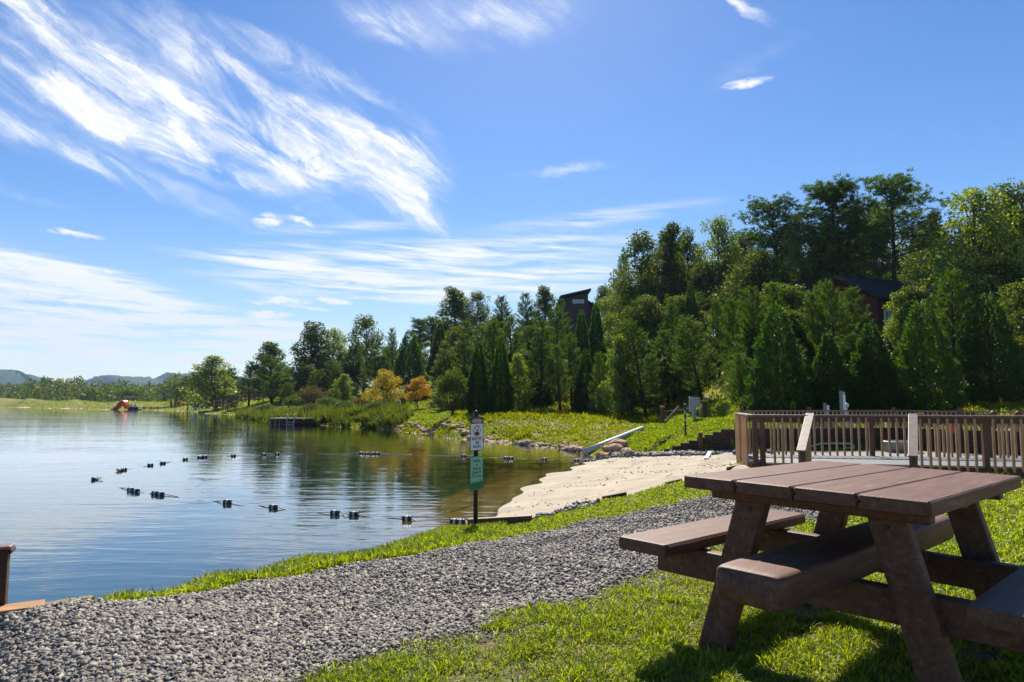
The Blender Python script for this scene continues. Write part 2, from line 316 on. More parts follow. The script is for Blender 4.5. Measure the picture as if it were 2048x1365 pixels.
# wooded hill
def hill(*rows):
    for px, Y, up in rows: CP.append(((px - 1024) / FPX * Y, Y, CAMZ + up))
hill((700, 75, -.4), (700, 110, .6), (560, 100, .2), (560, 140, .5), (450, 130, -.2), (800, 62, -.35), (840, 66, -.15), (800, 74, .2), (800, 95, 2.5), (900, 55, -.5), (900, 72, 2.0), (900, 100, 7), (1000, 48, -.85), (1000, 60, 1.2), (1000, 78, 4.8), (1000, 110, 9), (1170, 45, -.85), (1170, 56, 1.0), (1170, 84, 5.6), (1170, 130, 8), (1300, 40, -.85), (1300, 51, 1.0), (1300, 66, 4.6), (1300, 100, 9), (1450, 30, -.8), (1450, 42, 1.6), (1450, 60, 5), (1450, 100, 9), (1650, 27, -.8), (1650, 38, 1.2), (1650, 50, 3.4), (1650, 80, 7), (1900, 26, -.6), (1900, 36, 1.4), (1900, 50, 3.6), (1900, 90, 8),
     (2300, 26, -.2), (2300, 45, 3), (2300, 90, 8), (2900, 40, 4), (1300, 400, 8), (1900, 300, 8), (700, 400, -2), (200, 600, -8), (-400, 600, -8), (1024, 1200, -5), (0, 1500, -10), (2000, 1200, 0))
# pond bed
for px, py, z in ((900, 1060, -.25), (960, 1000, -.16), (930, 960, -.32), (1040, 950, -.10), (1100, 925, -.22), (1150, 917, -.15), (1000, 912, -.42), (850, 1020, -.40), (820, 960, -.62), (740, 980, -1.0), (700, 1040, -1.3), (550, 1060, -1.4), (300, 1100, -1.4), (100, 1130, -1.4), (700, 930, -2.2), (500, 960, -2.4),
                  (200, 1000, -2.4), (-300, 1000, -2.0), (700, 890, -2.4), (880, 900, -1.8), (980, 893, -1.2), (1060, 902, -.8), (560, 870, -2.4), (300, 860, -2.6), (0, 850, -2.6), (-300, 850, -2.6), (0, 823, -2), (200, 826, -1.6), (-300, 818, -2), (400, 836, -1.2), (-800, 830, -2), (-1500, 900, -2)):
    q = G(px, py, 1.9); CP.append((q.x, q.y, z))
CP = np.array(CP, float)
WL0 = G(1290, 906, 1.76); WR0 = G(1478, 905, 1.62)
BW = [(WR0.x + .15, WR0.y), (9.6, 22.1), (12.6, 22.6), (13.6, 20.8), (16.5, 18.6), (22, 16.4)]
WALLS = [(WL0.x, WL0.y, WR0.x, WR0.y, CAMZ - 1.80, CAMZ - 1.64, CAMZ - 1.76, CAMZ - .90)] + [(a[0], a[1], b[0], b[1], CAMZ - 1.56, CAMZ - 1.56, CAMZ - .90, CAMZ - .90) for a, b in zip(BW[:-1], BW[1:])]
def wall_step(x, y, z):
    for x0, y0, x1, y1, b0, b1, t0, t1 in WALLS:
        dx, dy = x1 - x0, y1 - y0; n = math.hypot(dx, dy); s = ((x - x0) * dx + (y - y0) * dy) / n; d = (-(x - x0) * dy + (y - y0) * dx) / n; f = np.clip(s / n, 0, 1)
        on_ = (s > -.1) & (s < n + .05)
        base = b0 + (b1 - b0) * f; top = t0 + (t1 - t0) * np.clip(f * 1.18, 0, 1)
        w = on_ * np.clip(1 - (-d - 1.2) / 1.5, 0, 1) * (d < .07); z = np.where(w > 0, z + (np.minimum(z, base) - z) * w, z)
        w = on_ * np.clip(1 - (d - .8) / 2.5, 0, 1) * (d >= .07); z = np.where(w > 0, z + (top - .10 * np.clip(1.4 - d, 0, 1) - z) * w, z)
    return z
def inpoly(x, y, poly):
    c = np.zeros(x.shape, bool); n = len(poly)
    for i in range(n):
        x1, y1 = poly[i]; x2, y2 = poly[(i + 1) % n]
        if y1 == y2: continue
        c ^= ((y1 > y) != (y2 > y)) & (x < (x2 - x1) * (y - y1) / (y2 - y1) + x1)
    return c
PATIO = [(4.9, 15.4), (16, 14.6), (20, 16.5), (13, 21.4), (7.7, 21.2)]
def warp(x, y):
    r = np.sqrt(x * x + y * y) + 1.2; a = np.arctan2(x, y + 1e-9)
    return np.stack([np.log(r) * np.cos(a * .9) * 3, np.log(r) * np.sin(a * .9) * 3], -1)
_W = warp(CP[:, 0], CP[:, 1])
_D = np.sqrt(((_W[:, None] - _W[None]) ** 2).sum(-1) + .0004)
_A = np.block([[_D + np.eye(len(CP)) * -1e-4, np.ones((len(CP), 1)), _W], [np.ones((1, len(CP))), np.zeros((1, 3))], [_W.T, np.zeros((2, 3))]])
_S = np.linalg.lstsq(_A, np.concatenate([CP[:, 2], np.zeros(3)]), rcond=None)[0]
def height(x, y):
    x = np.atleast_1d(np.asarray(x, float)); y = np.atleast_1d(np.asarray(y, float)); sh = x.shape; x = x.ravel(); y = y.ravel(); z = np.empty(len(x))
    for i in range(0, len(x), 20000):
        w = warp(x[i:i + 20000], y[i:i + 20000])
        d = np.sqrt(((w[:, None] - _W[None]) ** 2).sum(-1) + .0004)
        z[i:i + 20000] = d @ _S[:-3] + _S[-3] + w @ _S[-2:]
    r = np.sqrt(x * x + y * y)
    amp = np.clip(r * .0022, .006, .10) * np.clip(np.abs(z) * 4, .15, 1)
    z += amp * (np.sin(x * 5.1 / (1 + r * .03) + 1.3 * np.sin(y * 2.3)) * np.sin(y * 4.3 / (1 + r * .03) + 1.1 * np.sin(x * 1.9)))
    z += np.clip(.05 - np.abs(z) * .3, 0, .05) * (np.sin(x * 3.1 + y * 1.7) * .5 + np.sin(y * 4.7 - x * 2.2) * .4) * np.clip((r - 8) / 6, 0, 1) * .5
    z = wall_step(x, y, z); pa = inpoly(x, y, PATIO); z = np.where(pa, CAMZ - 1.55, z)
    return z.reshape(sh)
def hz(x, y): return float(height(x, y)[0])
def gxy(px, py, d): q = G(px, py, d); return (q.x, q.y)
_l = [gxy(*p) for p in PATH_L]
PATH = [(_l[0][0] - 3, _l[0][1] - 1.3)] + _l + [(4.2, 10.2), (6.0, 9.4)] + [(4.6, 7.6), gxy(1610, 1047, 1.2), gxy(1440, 1098, 1.17), gxy(1290, 1150, 1.16), gxy(1060, 1222, 1.15), gxy(860, 1280, 1.14), gxy(600, 1365, 1.14), (-1.6, 2.1), (-4, 1.0)]
SAND = [gxy(960, 1062, 1.9), gxy(1055, 1043, 1.76), gxy(1110, 1030, 1.7)] + [gxy(1215, 1001, 1.57), gxy(1290, 982, 1.5), gxy(1360, 966, 1.42), gxy(1450, 948, 1.36), (4.86, 13.6), (4.9, 15.5), (7.2, 20.6), (7.6, 21.3), gxy(1400, 905, 1.64), gxy(1290, 910, 1.76), gxy(1205, 914, 1.88), gxy(1150, 915, 1.9), gxy(1000, 898, 1.9), gxy(780, 905, 1.9), gxy(700, 960, 1.9), gxy(760, 1085, 1.9)]
AZ = np.radians(np.concatenate([np.linspace(-180, -48, 40)[:-1], np.linspace(-48, 48, 640), np.linspace(48, 180, 40)[1:]]))
RR = np.concatenate([[.0], np.exp(np.linspace(math.log(.6), math.log(60), 420)), np.exp(np.linspace(math.log(60), math.log(2500), 131))[1:]])
_aa, _rr = np.meshgrid(AZ, RR); TX = _rr * np.sin(_aa); TY = _rr * np.cos(_aa); TZ = height(TX, TY)
nr, na = TX.shape
idx = np.arange(nr * na).reshape(nr, na)
QF = np.stack([idx[:-1, :-1], idx[1:, :-1], idx[1:, 1:], idx[:-1, 1:]], -1).reshape(-1, 4)[:, ::-1]
TV = np.stack([TX, TY, TZ], -1).reshape(-1, 3)
fc = TV[QF].mean(1)
jx = .05 * np.sin(fc[:, 0] * 9 + fc[:, 1] * 5) + .04 * np.sin(fc[:, 1] * 17 - fc[:, 0] * 6); jy = .05 * np.sin(fc[:, 1] * 8 - 1) + .04 * np.sin(fc[:, 0] * 15)
is_path = inpoly(fc[:, 0] + jx, fc[:, 1] + jy, PATH)
is_sand = inpoly(fc[:, 0], fc[:, 1], SAND) & ~is_path & (fc[:, 2] > -.03)
is_patio = inpoly(fc[:, 0], fc[:, 1], PATIO) & ~is_sand
is_bed = (fc[:, 2] < -.01) & ~is_sand & ~is_path
def noise_fac(N, L, vec, scale, detail=6, rough=.6, dist=0):
    n = N.new('ShaderNodeTexNoise'); n.inputs['Scale'].default_value = scale; n.inputs['Detail'].default_value = detail; n.inputs['Roughness'].default_value = rough; n.inputs['Distortion'].default_value = dist
    L.new(vec, n.inputs['Vector']); return n.outputs['Fac']
def ground_mat(name, a, b, c, sc1, sc2, bump, bsc, rough=.9, fade=None):
    """two noise layers mix three colours of the ground itself"""
    m, nt, N, L, o = mat_new(name); p = N.new('ShaderNodeBsdfPrincipled'); L.new(p.outputs[0], o.inputs[0])
    p.inputs['Roughness'].default_value = rough; p.inputs['Specular IOR Level'].default_value = .15
    tc = N.new('ShaderNodeTexCoord'); v = tc.outputs['Object']
    r1 = ramp(N, [(.36, a), (.62, b)]); L.new(noise_fac(N, L, v, sc1, 8), r1.inputs[0])
    r2 = ramp(N, [(.46, (0, 0, 0)), (.62, (1, 1, 1))]); L.new(noise_fac(N, L, v, sc2, 6), r2.inputs[0])
    mx = N.new('ShaderNodeMix'); mx.data_type = 'RGBA'; L.new(r2.outputs[0], mx.inputs['Factor']); L.new(r1.outputs[0], mx.inputs[6]); mx.inputs[7].default_value = (*c, 1)
    col = mx.outputs[2]
    if fade:                                    # light absorbed by deeper water, painted into the bed colour
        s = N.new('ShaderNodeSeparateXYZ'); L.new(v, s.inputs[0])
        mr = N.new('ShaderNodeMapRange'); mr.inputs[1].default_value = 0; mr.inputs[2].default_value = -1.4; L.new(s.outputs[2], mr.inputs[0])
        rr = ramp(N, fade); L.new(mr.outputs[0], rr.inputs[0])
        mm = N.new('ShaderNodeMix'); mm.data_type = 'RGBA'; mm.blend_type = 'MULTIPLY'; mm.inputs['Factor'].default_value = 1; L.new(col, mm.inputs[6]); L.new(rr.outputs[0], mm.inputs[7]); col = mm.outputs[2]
    L.new(col, p.inputs['Base Color'])
    b = N.new('ShaderNodeBump'); b.inputs['Strength'].default_value = bump; b.inputs['Distance'].default_value = .045 if name == 'beach_sand' else .03
    L.new(noise_fac(N, L, v, bsc, 8, .65), b.inputs['Height']); L.new(b.outputs[0], p.inputs['Normal'])
    return m
M['lawn'] = ground_mat('lawn_soil', (.11, .135, .012), (.20, .22, .016), (.24, .185, .09), 2.2, .5, .5, 30)
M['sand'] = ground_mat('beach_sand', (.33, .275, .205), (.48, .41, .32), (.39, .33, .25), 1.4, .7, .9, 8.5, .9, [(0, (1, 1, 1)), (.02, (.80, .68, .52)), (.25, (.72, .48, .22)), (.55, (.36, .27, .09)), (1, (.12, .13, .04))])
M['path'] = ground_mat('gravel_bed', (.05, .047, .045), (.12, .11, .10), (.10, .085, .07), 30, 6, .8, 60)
M['bed'] = ground_mat('depth_tinted_bed', (.42, .345, .265), (.60, .51, .41), (.50, .42, .33), 1.2, .5, .6, 5, .9, [(0, (1, .92, .8)), (.12, (.80, .56, .30)), (.30, (.50, .36, .13)), (.55, (.20, .20, .06)), (.8, (.08, .14, .05)), (1, (.03, .12, .13))])  # sand to olive to teal: the ramp carries the water's absorption of light
def sub(name, mask, mat):
    f = QF[mask]; u, inv = np.unique(f, return_inverse=True)
    o = link(name, np_mesh(name, TV[u], inv.reshape(f.shape), mat, True)); o['kind'] = 'structure'; return o
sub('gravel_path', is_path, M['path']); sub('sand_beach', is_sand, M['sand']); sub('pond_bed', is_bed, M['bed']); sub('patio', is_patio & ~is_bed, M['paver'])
_gr = ~(is_path | is_sand | is_bed | is_patio); _nr = np.hypot(fc[:, 0], fc[:, 1]) < 12.5
M['soil'] = ground_mat('dry_lawn_soil', (.15, .125, .055), (.23, .175, .10), (.12, .14, .03), 3.5, 1.3, .8, 40)
sub('ground', _gr & ~_nr, M['lawn']); sub('lawn_ground', _gr & _nr, M['soil'])

# ------------------------------------------------------------------ water
def water_mat():
    m, nt, N, L, o = mat_new('pond_water')
    tc = N.new('ShaderNodeTexCoord'); 
    def layer(sx, sy, rot, det, dist):
        mp = N.new('ShaderNodeMapping'); mp.inputs['Scale'].default_value = (sx, sy, 1); mp.inputs['Rotation'].default_value = (0, 0, rot); L.new(tc.outputs['Object'], mp.inputs[0])
        n = N.new('ShaderNodeTexNoise'); n.inputs['Scale'].default_value = 1; n.inputs['Detail'].default_value = det; n.inputs['Roughness'].default_value = .5; n.inputs['Distortion'].default_value = dist
        L.new(mp.outputs[0], n.inputs['Vector']); return n.outputs['Fac']
    a = layer(.55, 2.2, R(6), 3, .6); b = layer(1.6, 6.0, R(-8), 2, .4); c = layer(.10, .28, R(20), 2, .3)
    s1 = N.new('ShaderNodeMath'); s1.operation = 'MULTIPLY_ADD'; L.new(b, s1.inputs[0]); s1.inputs[1].default_value = .30; L.new(a, s1.inputs[2])
    s2 = N.new('ShaderNodeMath'); s2.operation = 'MULTIPLY'; L.new(s1.outputs[0], s2.inputs[0])
    rc = ramp(N, [(.32, (.35, .35, .35)), (.65, (1, 1, 1))]); L.new(c, rc.inputs[0]); L.new(rc.outputs[0], s2.inputs[1])   # calmer and rougher patches
    bp = N.new('ShaderNodeBump'); bp.inputs['Strength'].default_value = 1.0; bp.inputs['Distance'].default_value = .013; L.new(s2.outputs[0], bp.inputs['Height'])
    fr = N.new('ShaderNodeFresnel'); fr.inputs['IOR'].default_value = 1.33; L.new(bp.outputs[0], fr.inputs['Normal'])
    t = N.new('ShaderNodeBsdfTransparent'); t.inputs[0].default_value = (.78, .80, .58, 1)
    g = N.new('ShaderNodeBsdfGlossy'); g.inputs['Roughness'].default_value = .02; g.inputs[0].default_value = (1, 1, 1, 1); L.new(bp.outputs[0], g.inputs['Normal'])
    mx = N.new('ShaderNodeMixShader'); fb = N.new('ShaderNodeMath'); fb.operation = 'MULTIPLY_ADD'; fb.use_clamp = True; L.new(fr.outputs[0], fb.inputs[0]); fb.inputs[1].default_value = 1.4; fb.inputs[2].default_value = .03
    L.new(fb.outputs[0], mx.inputs[0]); L.new(t.outputs[0], mx.inputs[1]); L.new(g.outputs[0], mx.inputs[2])
    L.new(mx.outputs[0], o.inputs[0]); return m
M['water'] = water_mat()
w_keep = (fc[:, 2] < .05) & (fc[:, 0] < 6.5) & (np.hypot(fc[:, 0], fc[:, 1]) > 2.5) & (np.hypot(fc[:, 0], fc[:, 1]) < 420)
f_ = QF[w_keep]; u_, inv_ = np.unique(f_, return_inverse=True); wvv = TV[u_].copy(); wvv[:, 2] = 0
wo = link('pond_water', np_mesh('pond_water', wvv, inv_.reshape(f_.shape), M['water'], True)); wo['kind'] = 'structure'

# ------------------------------------------------------------------ distant hills
def ridge(name, pts, Y, depth, mat):
    n = 160; px = np.linspace(pts[0][0], pts[-1][0], n); py = np.interp(px, [p[0] for p in pts], [p[1] for p in pts]); V = []; K = 9
    for j in range(K):
        t = j / (K - 1); yy = Y + (t - .5) * depth; prof = math.sin(math.pi * t) ** .8
        for i in range(n):
            top = at(px[i], py[i], Y); zz = top.z - 2.0 + 3 * math.sin(i * 1.7) * .5 + 1.5 * math.sin(i * 4.3 + j)
            V.append((top.x * yy / Y, yy + 40 * math.sin(i * .21 + j), -14 + max(zz + 14, 1) * prof))
    F = [(j * n + i, j * n + i + 1, (j + 1) * n + i + 1, (j + 1) * n + i) for j in range(K - 1) for i in range(n - 1)]
    o = link(name, np_mesh(name, V, np.array(F), mat, True)); o['kind'] = 'structure'
M['hillwood'] = principled('far_forest', [(.3, (.020, .045, .022)), (.7, (.05, .085, .035))], .03, .95, .05, bump=1, bscale=.06, bdist=8)
ridge('far_hill', [(-500, 730), (-200, 727), (0, 738), (40, 741), (75, 749), (110, 764), (150, 781), (220, 800)], 1900, 700, M['hillwood'])
ridge('far_hill', [(60, 800), (130, 775), (165, 765), (195, 754), (230, 749.5), (262, 753), (285, 752), (305, 757), (322, 751), (345, 744.5), (372, 748), (400, 742), (470, 752), (560, 765), (700, 785), (800, 800)], 2500, 800, M['hillwood'])

# ================================================================== OBJECTS
# ------------------------------------------------------------------ picnic table
def plank_outline(w, h, ch):                  # cross-section of a moulded plank with eased edges
    return [(-w / 2 + ch, 0), (w / 2 - ch, 0), (w / 2, ch), (w / 2, h - ch), (w / 2 - ch, h), (-w / 2 + ch, h), (-w / 2, h - ch), (-w / 2, ch)]
def picnic_table():
    W, Ln, GZ = .976, 1.464, CAMZ - 1.12
    TH = .809
    # table axes: a = across (to the right and nearer), b = along the planks (to the right and away)
    t = thing('picnic_table', 'brown plastic lumber picnic table with benches, on the lawn by the gravel path', 'picnic table', (1.612, 3.233, GZ), -TH)
    mp = M['plastic']
    top = .773; th = .055; pw = W / 4
    base = MB()
    for k in range(4):                          # four tongue-and-groove planks; the end grain shows the S-shaped joint
        x0 = -W / 2 + k * pw; g = .0025
        l = [(x0 + g, top - th), (x0 + g, top - th * .62), (x0 + g + (.010 if k else 0), top - th * .5), (x0 + g, top - th * .36), (x0 + g, top - .006), (x0 + g + .007, top)]
        r = [(x0 + pw - g - .007, top), (x0 + pw - g, top - .006), (x0 + pw - g, top - th * .36), (x0 + pw - g + (.010 if k < 3 else 0), top - th * .5), (x0 + pw - g, top - th * .62), (x0 + pw - g, top - th)]
        o = l + r
        e = .004 * ((k * 7) % 3 - 1)
        b = MB(); n = len(o); ys = [-Ln / 2 + e, -Ln / 2 + e + .008, Ln / 2 + e - .008, Ln / 2 + e]; ins = [.006, 0, 0, .006]
        cxm = x0 + pw / 2; czm = top - th / 2
        vs = [(p[0] + (cxm - p[0]) * i_ / (pw / 2), y, p[1] + (czm - p[1]) * i_ / (th / 2) * .8) for y, i_ in zip(ys, ins) for p in o]
        fs = [tuple(range(n)), tuple(range(3 * n, 4 * n))[::-1]] + [(j * n + i, (j + 1) * n + i, (j + 1) * n + (i + 1) % n, j * n + (i + 1) % n) for j in range(3) for i in range(n)]
        b.poly(vs, fs).build('tabletop_plank', mp, t)
    for s in (-1, 1):                           # cleats under the top
        MB().box((0, s * .545, top - th - .026), (W * .90, .07, .050), bev=.008).build('cleat', mp, t)
    MB().box((0, .0, top - th - .022), (W * .86, .08, .042), bev=.006).build('cleat', mp, t)
    for s in (-1, 1):
        for a in (-1, 1):
            p0 = Vector((a * .475, s * .50, -.04)); p1 = Vector((a * .262, s * .50, top - th - .004))
            b = MB(); b.bar(p0, p1, .072, .135, up=(1, 0, 0), bev=.010)
            leg = b.build('leg', mp, t)
            for da, dz in ((-.028, -.050), (.030, -.030), (.0, -.085)):
                c = Vector((a * (.262 + .015) + da, s * .537, top - th + dz)); MB().tube([c, c + Vector((0, s * .006, 0))], .011, 8).build('bolt', M['black'], leg)
        MB().box((0, s * .425, .325), (1.62, .075, .135), bev=.010).build('cross_beam', mp, t)
    for a in (-1, 1):
        b = MB(); o = plank_outline(.28, .058, .012); n = len(o); ys = [-.735, -.715, .715, .735]; sc = [.93, 1, 1, .93]
        vs = [(a * .71 + p[0] * k, y, .393 + .029 + (p[1] - .029) * k) for y, k in zip(ys, sc) for p in o]
        fs = [tuple(range(n)), tuple(range(3 * n, 4 * n))[::-1]] + [(j * n + i, (j + 1) * n + i, (j + 1) * n + (i + 1) % n, j * n + (i + 1) % n) for j in range(3) for i in range(n)]
        b.poly(vs, fs).build('bench_seat', mp, t)
        MB().box((a * .71, -.1, .376), (.05, .5, .03)).build('seat_brace', mp, t)
    b = MB(); n = 24                              # heavy beam down the middle, both ends worn round
    o = [(math.copysign(abs(math.cos(q)) ** .24, math.cos(q)) * .13, math.copysign(abs(math.sin(q)) ** .24, math.sin(q)) * .064) for q in [2 * math.pi * (k + .5) / n for k in range(n)]]
    ys = [-1.10, -1.09, -1.055, -1.00, .93, .985, 1.02, 1.03]; sc = [.88, .94, .985, 1, 1, .985, .94, .88]
    vs = [(p[0] * k, y, .442 + p[1] * k) for y, k in zip(ys, sc) for p in o]
    fs = [tuple(range(n)), tuple(range(7 * n, 8 * n))[::-1]] + [(j * n + i, (j + 1) * n + i, (j + 1) * n + (i + 1) % n, j * n + (i + 1) % n) for j in range(7) for i in range(n)]
    b.poly(vs, fs).build('centre_beam', mp, t, True)
    t.rotation_euler = (R(-.9), R(.9), -TH)
    return t
picnic_table()

# ------------------------------------------------------------------ lettering
def text_mesh(body, size, mat, align='CENTER', ext=.001):
    cu = bpy.data.curves.new('lettering', 'FONT'); cu.body = body; cu.size = size; cu.align_x = align; cu.align_y = 'CENTER'; cu.extrude = ext; cu.space_line = .95
    o = bpy.data.objects.new('lettering', cu); COL.objects.link(o); bpy.context.view_layer.update()
    me = bpy.data.meshes.new_from_object(o.evaluated_get(bpy.context.evaluated_depsgraph_get()))
    bpy.data.objects.remove(o); bpy.data.curves.remove(cu); me.materials.clear(); me.materials.append(mat); return me
def rrect(w, h, r, n=4):
    o = []
    for cxx, czz, a0 in ((w / 2 - r, h / 2 - r, 0), (-w / 2 + r, h / 2 - r, 90), (-w / 2 + r, -h / 2 + r, 180), (w / 2 - r, -h / 2 + r, 270)):
        for k in range(n + 1): a = R(a0 + 90 * k / n); o.append((cxx + r * math.cos(a), czz + r * math.sin(a)))
    return o
def sign_post():
    p = G(951, 1064, 1.77); gz = p.z
    t = thing('sign_post', 'black metal sign post carrying a white danger sign above a green notice', 'sign post', (p.x, p.y, gz), 0)
    s = p.y / FPX                                # metres per photo pixel here
    MB().tube([(0, 0, -.3), (0, 0, 1.52)], .031, 12).build('post', M['black'], t, True)
    MB().tube([(0, 0, 1.52), (0, 0, 1.545), (0, 0, 1.59), (0, 0, 1.625), (0, 0, 1.638)], [.034, .039, .037, .022, .006], 12).build('post_cap', M['black'], t, True)
    ya = R(57); X = Vector((1, 0, 0)); Zv = Vector((0, 0, 1)); Yv = Vector((0, 1, 0))
    def panel(name, cz, face, border, w=.305, h=.457):
        o = bpy.data.objects.new(name, None)
        b = MB().prism(rrect(w, h, .022), (0, -.003, 0), X, Zv, Yv, .003)
        o = b.build(name, border, t, loc=(.012, -.040, cz), rot=(0, 0, ya))
        MB().prism(rrect(w - .022, h - .022, .016), (0, -.0045, 0), X, Zv, Yv, .0015).build('sign_face', face, o)
        return o
    def words(o, body, size, mat, z, sx=1.0, y=-.0062):
        return link('lettering', text_mesh(body, size, mat), o, (0, y, z), (R(90), 0, 0), (sx, 1, 1))
    z1 = 1.77 - .27 - .005                       # panel heights from the photograph
    zc1 = (1064 - 873.5) * s; zc2 = (1064 - 949.5) * s
    d = panel('danger_sign', zc1, M['white'], M['black'])
    MB().prism(rrect(.283, .078, .012), (0, -.0062, .178), X, Zv, Yv, .0012).build('danger_panel', M['black'], d)
    MB().prism([(.122 * math.cos(2 * math.pi * k / 24), .031 * math.sin(2 * math.pi * k / 24)) for k in range(24)], (0, -.0074, .178), X, Zv, Yv, .0010).build('danger_oval', M['white'], d)
    MB().prism([(.116 * math.cos(2 * math.pi * k / 24), .027 * math.sin(2 * math.pi * k / 24)) for k in range(24)], (0, -.0085, .178), X, Zv, Yv, .0010).build('danger_oval_fill', M['signred'], d)
    words(d, 'DANGER', .052, M['white'], .178, .95, -.0098)
    ring = MB(); n = 28
    for k in range(n):
        a0, a1 = 2 * math.pi * k / n, 2 * math.pi * (k + 1) / n
        ring.prism([(.082 * math.cos(a0), .075 * math.sin(a0)), (.082 * math.cos(a1), .075 * math.sin(a1)), (.070 * math.cos(a1), .064 * math.sin(a1)), (.070 * math.cos(a0), .064 * math.sin(a0))], (0, -.0075, .043), X, Zv, Yv, .001)
    ring.prism([(-.056, .046), (-.048, .053), (.056, -.046), (.048, -.053)], (0, -.0086, .043), X, Zv, Yv, .001)
    ring.build('prohibition_ring', M['signred'], d)
    pic = MB()
    pic.prism([(-.055, -.035), (-.030, -.012), (-.012, -.022), (.008, -.004), (.030, -.020), (.055, -.034), (.04, -.050), (0, -.058), (-.04, -.050)], (0, -.0064, .043), X, Zv, Yv, .001)
    pic.build('rocks_pictogram', M['black'], d); pic = MB()
    pic.prism([(.004, .004), (.020, .030), (.030, .026), (.020, .002), (.034, -.014), (.026, -.018), (.010, -.004)], (0, -.0064, .043), X, Zv, Yv, .001)
    pic.prism([(.033 + .009 * math.cos(2 * math.pi * k / 10), .043 + .009 * math.sin(2 * math.pi * k / 10)) for k in range(10)], (0, -.0064, .043), X, Zv, Yv, .001)
    pic.build('climber_pictogram', M['black'], d)
    words(d, 'KEEP OFF\nTHE\nROCKS', .056, M['black'], -.118, .98)
    e = panel('seeding_notice', zc2, M['mint'], M['green'])
    words(e, 'Seeding\nin\nProgress\nKeep Off\nThe Grass', .054, M['green'], .062, .98)
    gr = MB(); rr_ = random.Random(3)
    gr.prism([(-.139, -.214), (.139, -.214), (.139, -.150), (-.139, -.150)], (0, -.0062, 0), X, Zv, Yv, .001)
    for k in range(34):
        x = -.135 + .27 * k / 33; h = rr_.uniform(.015, .055)
        gr.prism([(x - .007, -.151), (x + .007, -.151), (x + rr_.uniform(-.006, .006), -.151 + h)], (0, -.0062, 0), X, Zv, Yv, .001)
    gr.build('grass_silhouette', M['green'], e)
    return t
sign_post()

# ------------------------------------------------------------------ float lines on the water
FAR_F = [(190, 958, 1, 60), (239, 941, 1, 12), (248, 939, 1, 12), (301, 930, 1, 25), (326, 926, 1, 12), (371, 918.5, 1, 8), (400, 914.5, 1, 8), (410, 913.5, 1, 4), (467, 911.5, 1, 2), (528, 909, 1, 2), (555, 908, 1, 2), (723, 906.5, 1, 0), (734, 907, 1, 0), (746, 907, 1, 0), (755, 907, 1, 0),
         (928, 912, 1, -3), (950, 913, 1, -3), (1012, 916, 1, -3), (1022, 916.5, 1, -3), (1089, 918.5, 1, -3), (1153, 921, 1, -3), (1174, 921.5, 1, -3), (1187, 921.5, 1, -3)]
NEAR_F = [(262, 980, 1, -14), (272, 982, 1, -14), (311, 987, 1, -12), (321, 988.5, 1, -14), (455, 1004.5, 1, -10), (547, 1014.5, 1, -6), (670, 1026, 1, -6), (708, 1028.5, 1, -6), (814, 1037.5, 1, -5), (909, 1043.5, 1, -4), (921, 1044, 1, -4)]
def float_proto(q, rz, label):
    t = thing('rope_float', label, 'float', (q.x, q.y, .030), rz, 'blue and white floats on the swim rope')
    b = MB()
    for x0, x1 in ((-.082, -.022), (.022, .082)):
        b.tube([(x0, 0, 0), (x0 + .008, 0, 0), (x1 - .008, 0, 0), (x1, 0, 0)], [.040, .052, .052, .040], 14)
    b.build('body', M['navy'], t, True); t.scale = (.88,) * 3
    MB().tube([(-.0225, 0, 0), (-.018, 0, 0), (.018, 0, 0), (.0225, 0, 0)], [.046, .054, .054, .046], 14).build('band', M['bandwhite'], t, True)
    return t
fp = None
def float_label(px, py, near):
    names = {190: 'float at the far left bend of the swim rope, seen almost end on', 301: 'small dark float alone between the left pair and the next on the far rope', 326: 'fourth float cluster from the left bend on the far rope, alone', 371: 'lone far rope float left of the close pair before the tree reflections', 467: 'lone float on the far rope at the edge of the tree reflection',
             528: 'left one of two spaced floats in the left dark tree reflection', 555: 'right one of two spaced floats in the left dark tree reflection', 928: 'far rope float just left of the danger sign, apart from the post', 950: 'float half hidden behind the post between the two signs', 1089: 'lone float on the far rope midway between sign and beach tip',
             1153: 'float on the far rope nearest the sandy beach tip', 455: 'lone blue float on the near rope, first right of the left pairs', 547: 'lone blue float on the near rope between wide gaps, left of the loose pair', 814: 'lone near rope float between the loose pair and the sign post',
             670: 'left float of the loose pair on the near rope', 708: 'right float of the loose pair on the near rope', 909: 'left float of the touching pair beside the sign post', 921: 'right float of the touching pair beside the sign post',
             262: 'left float of the leftmost touching pair on the near rope', 272: 'right float of the leftmost touching pair on the near rope', 311: 'left float of the second touching pair on the near rope', 321: 'right float of the second touching pair on the near rope',
             239: 'left float of the touching pair next to the far left bend', 248: 'right float of the touching pair next to the far left bend', 400: 'left float of the far rope pair left of the tree reflections', 410: 'right float of the far rope pair left of the tree reflections',
             723: 'first from left of four floats in a row on the far rope', 734: 'second from left of four floats in a row on the far rope', 746: 'third from left of four floats in a row on the far rope', 755: 'last of four floats in a row on the far rope',
             1012: 'left float of the touching pair right of the danger sign', 1022: 'right float of the touching pair right of the danger sign', 1174: 'middle of three floats ending the far rope at the rocks', 1187: 'last float of the far rope, touching the grey rocks'}
    return names[px]
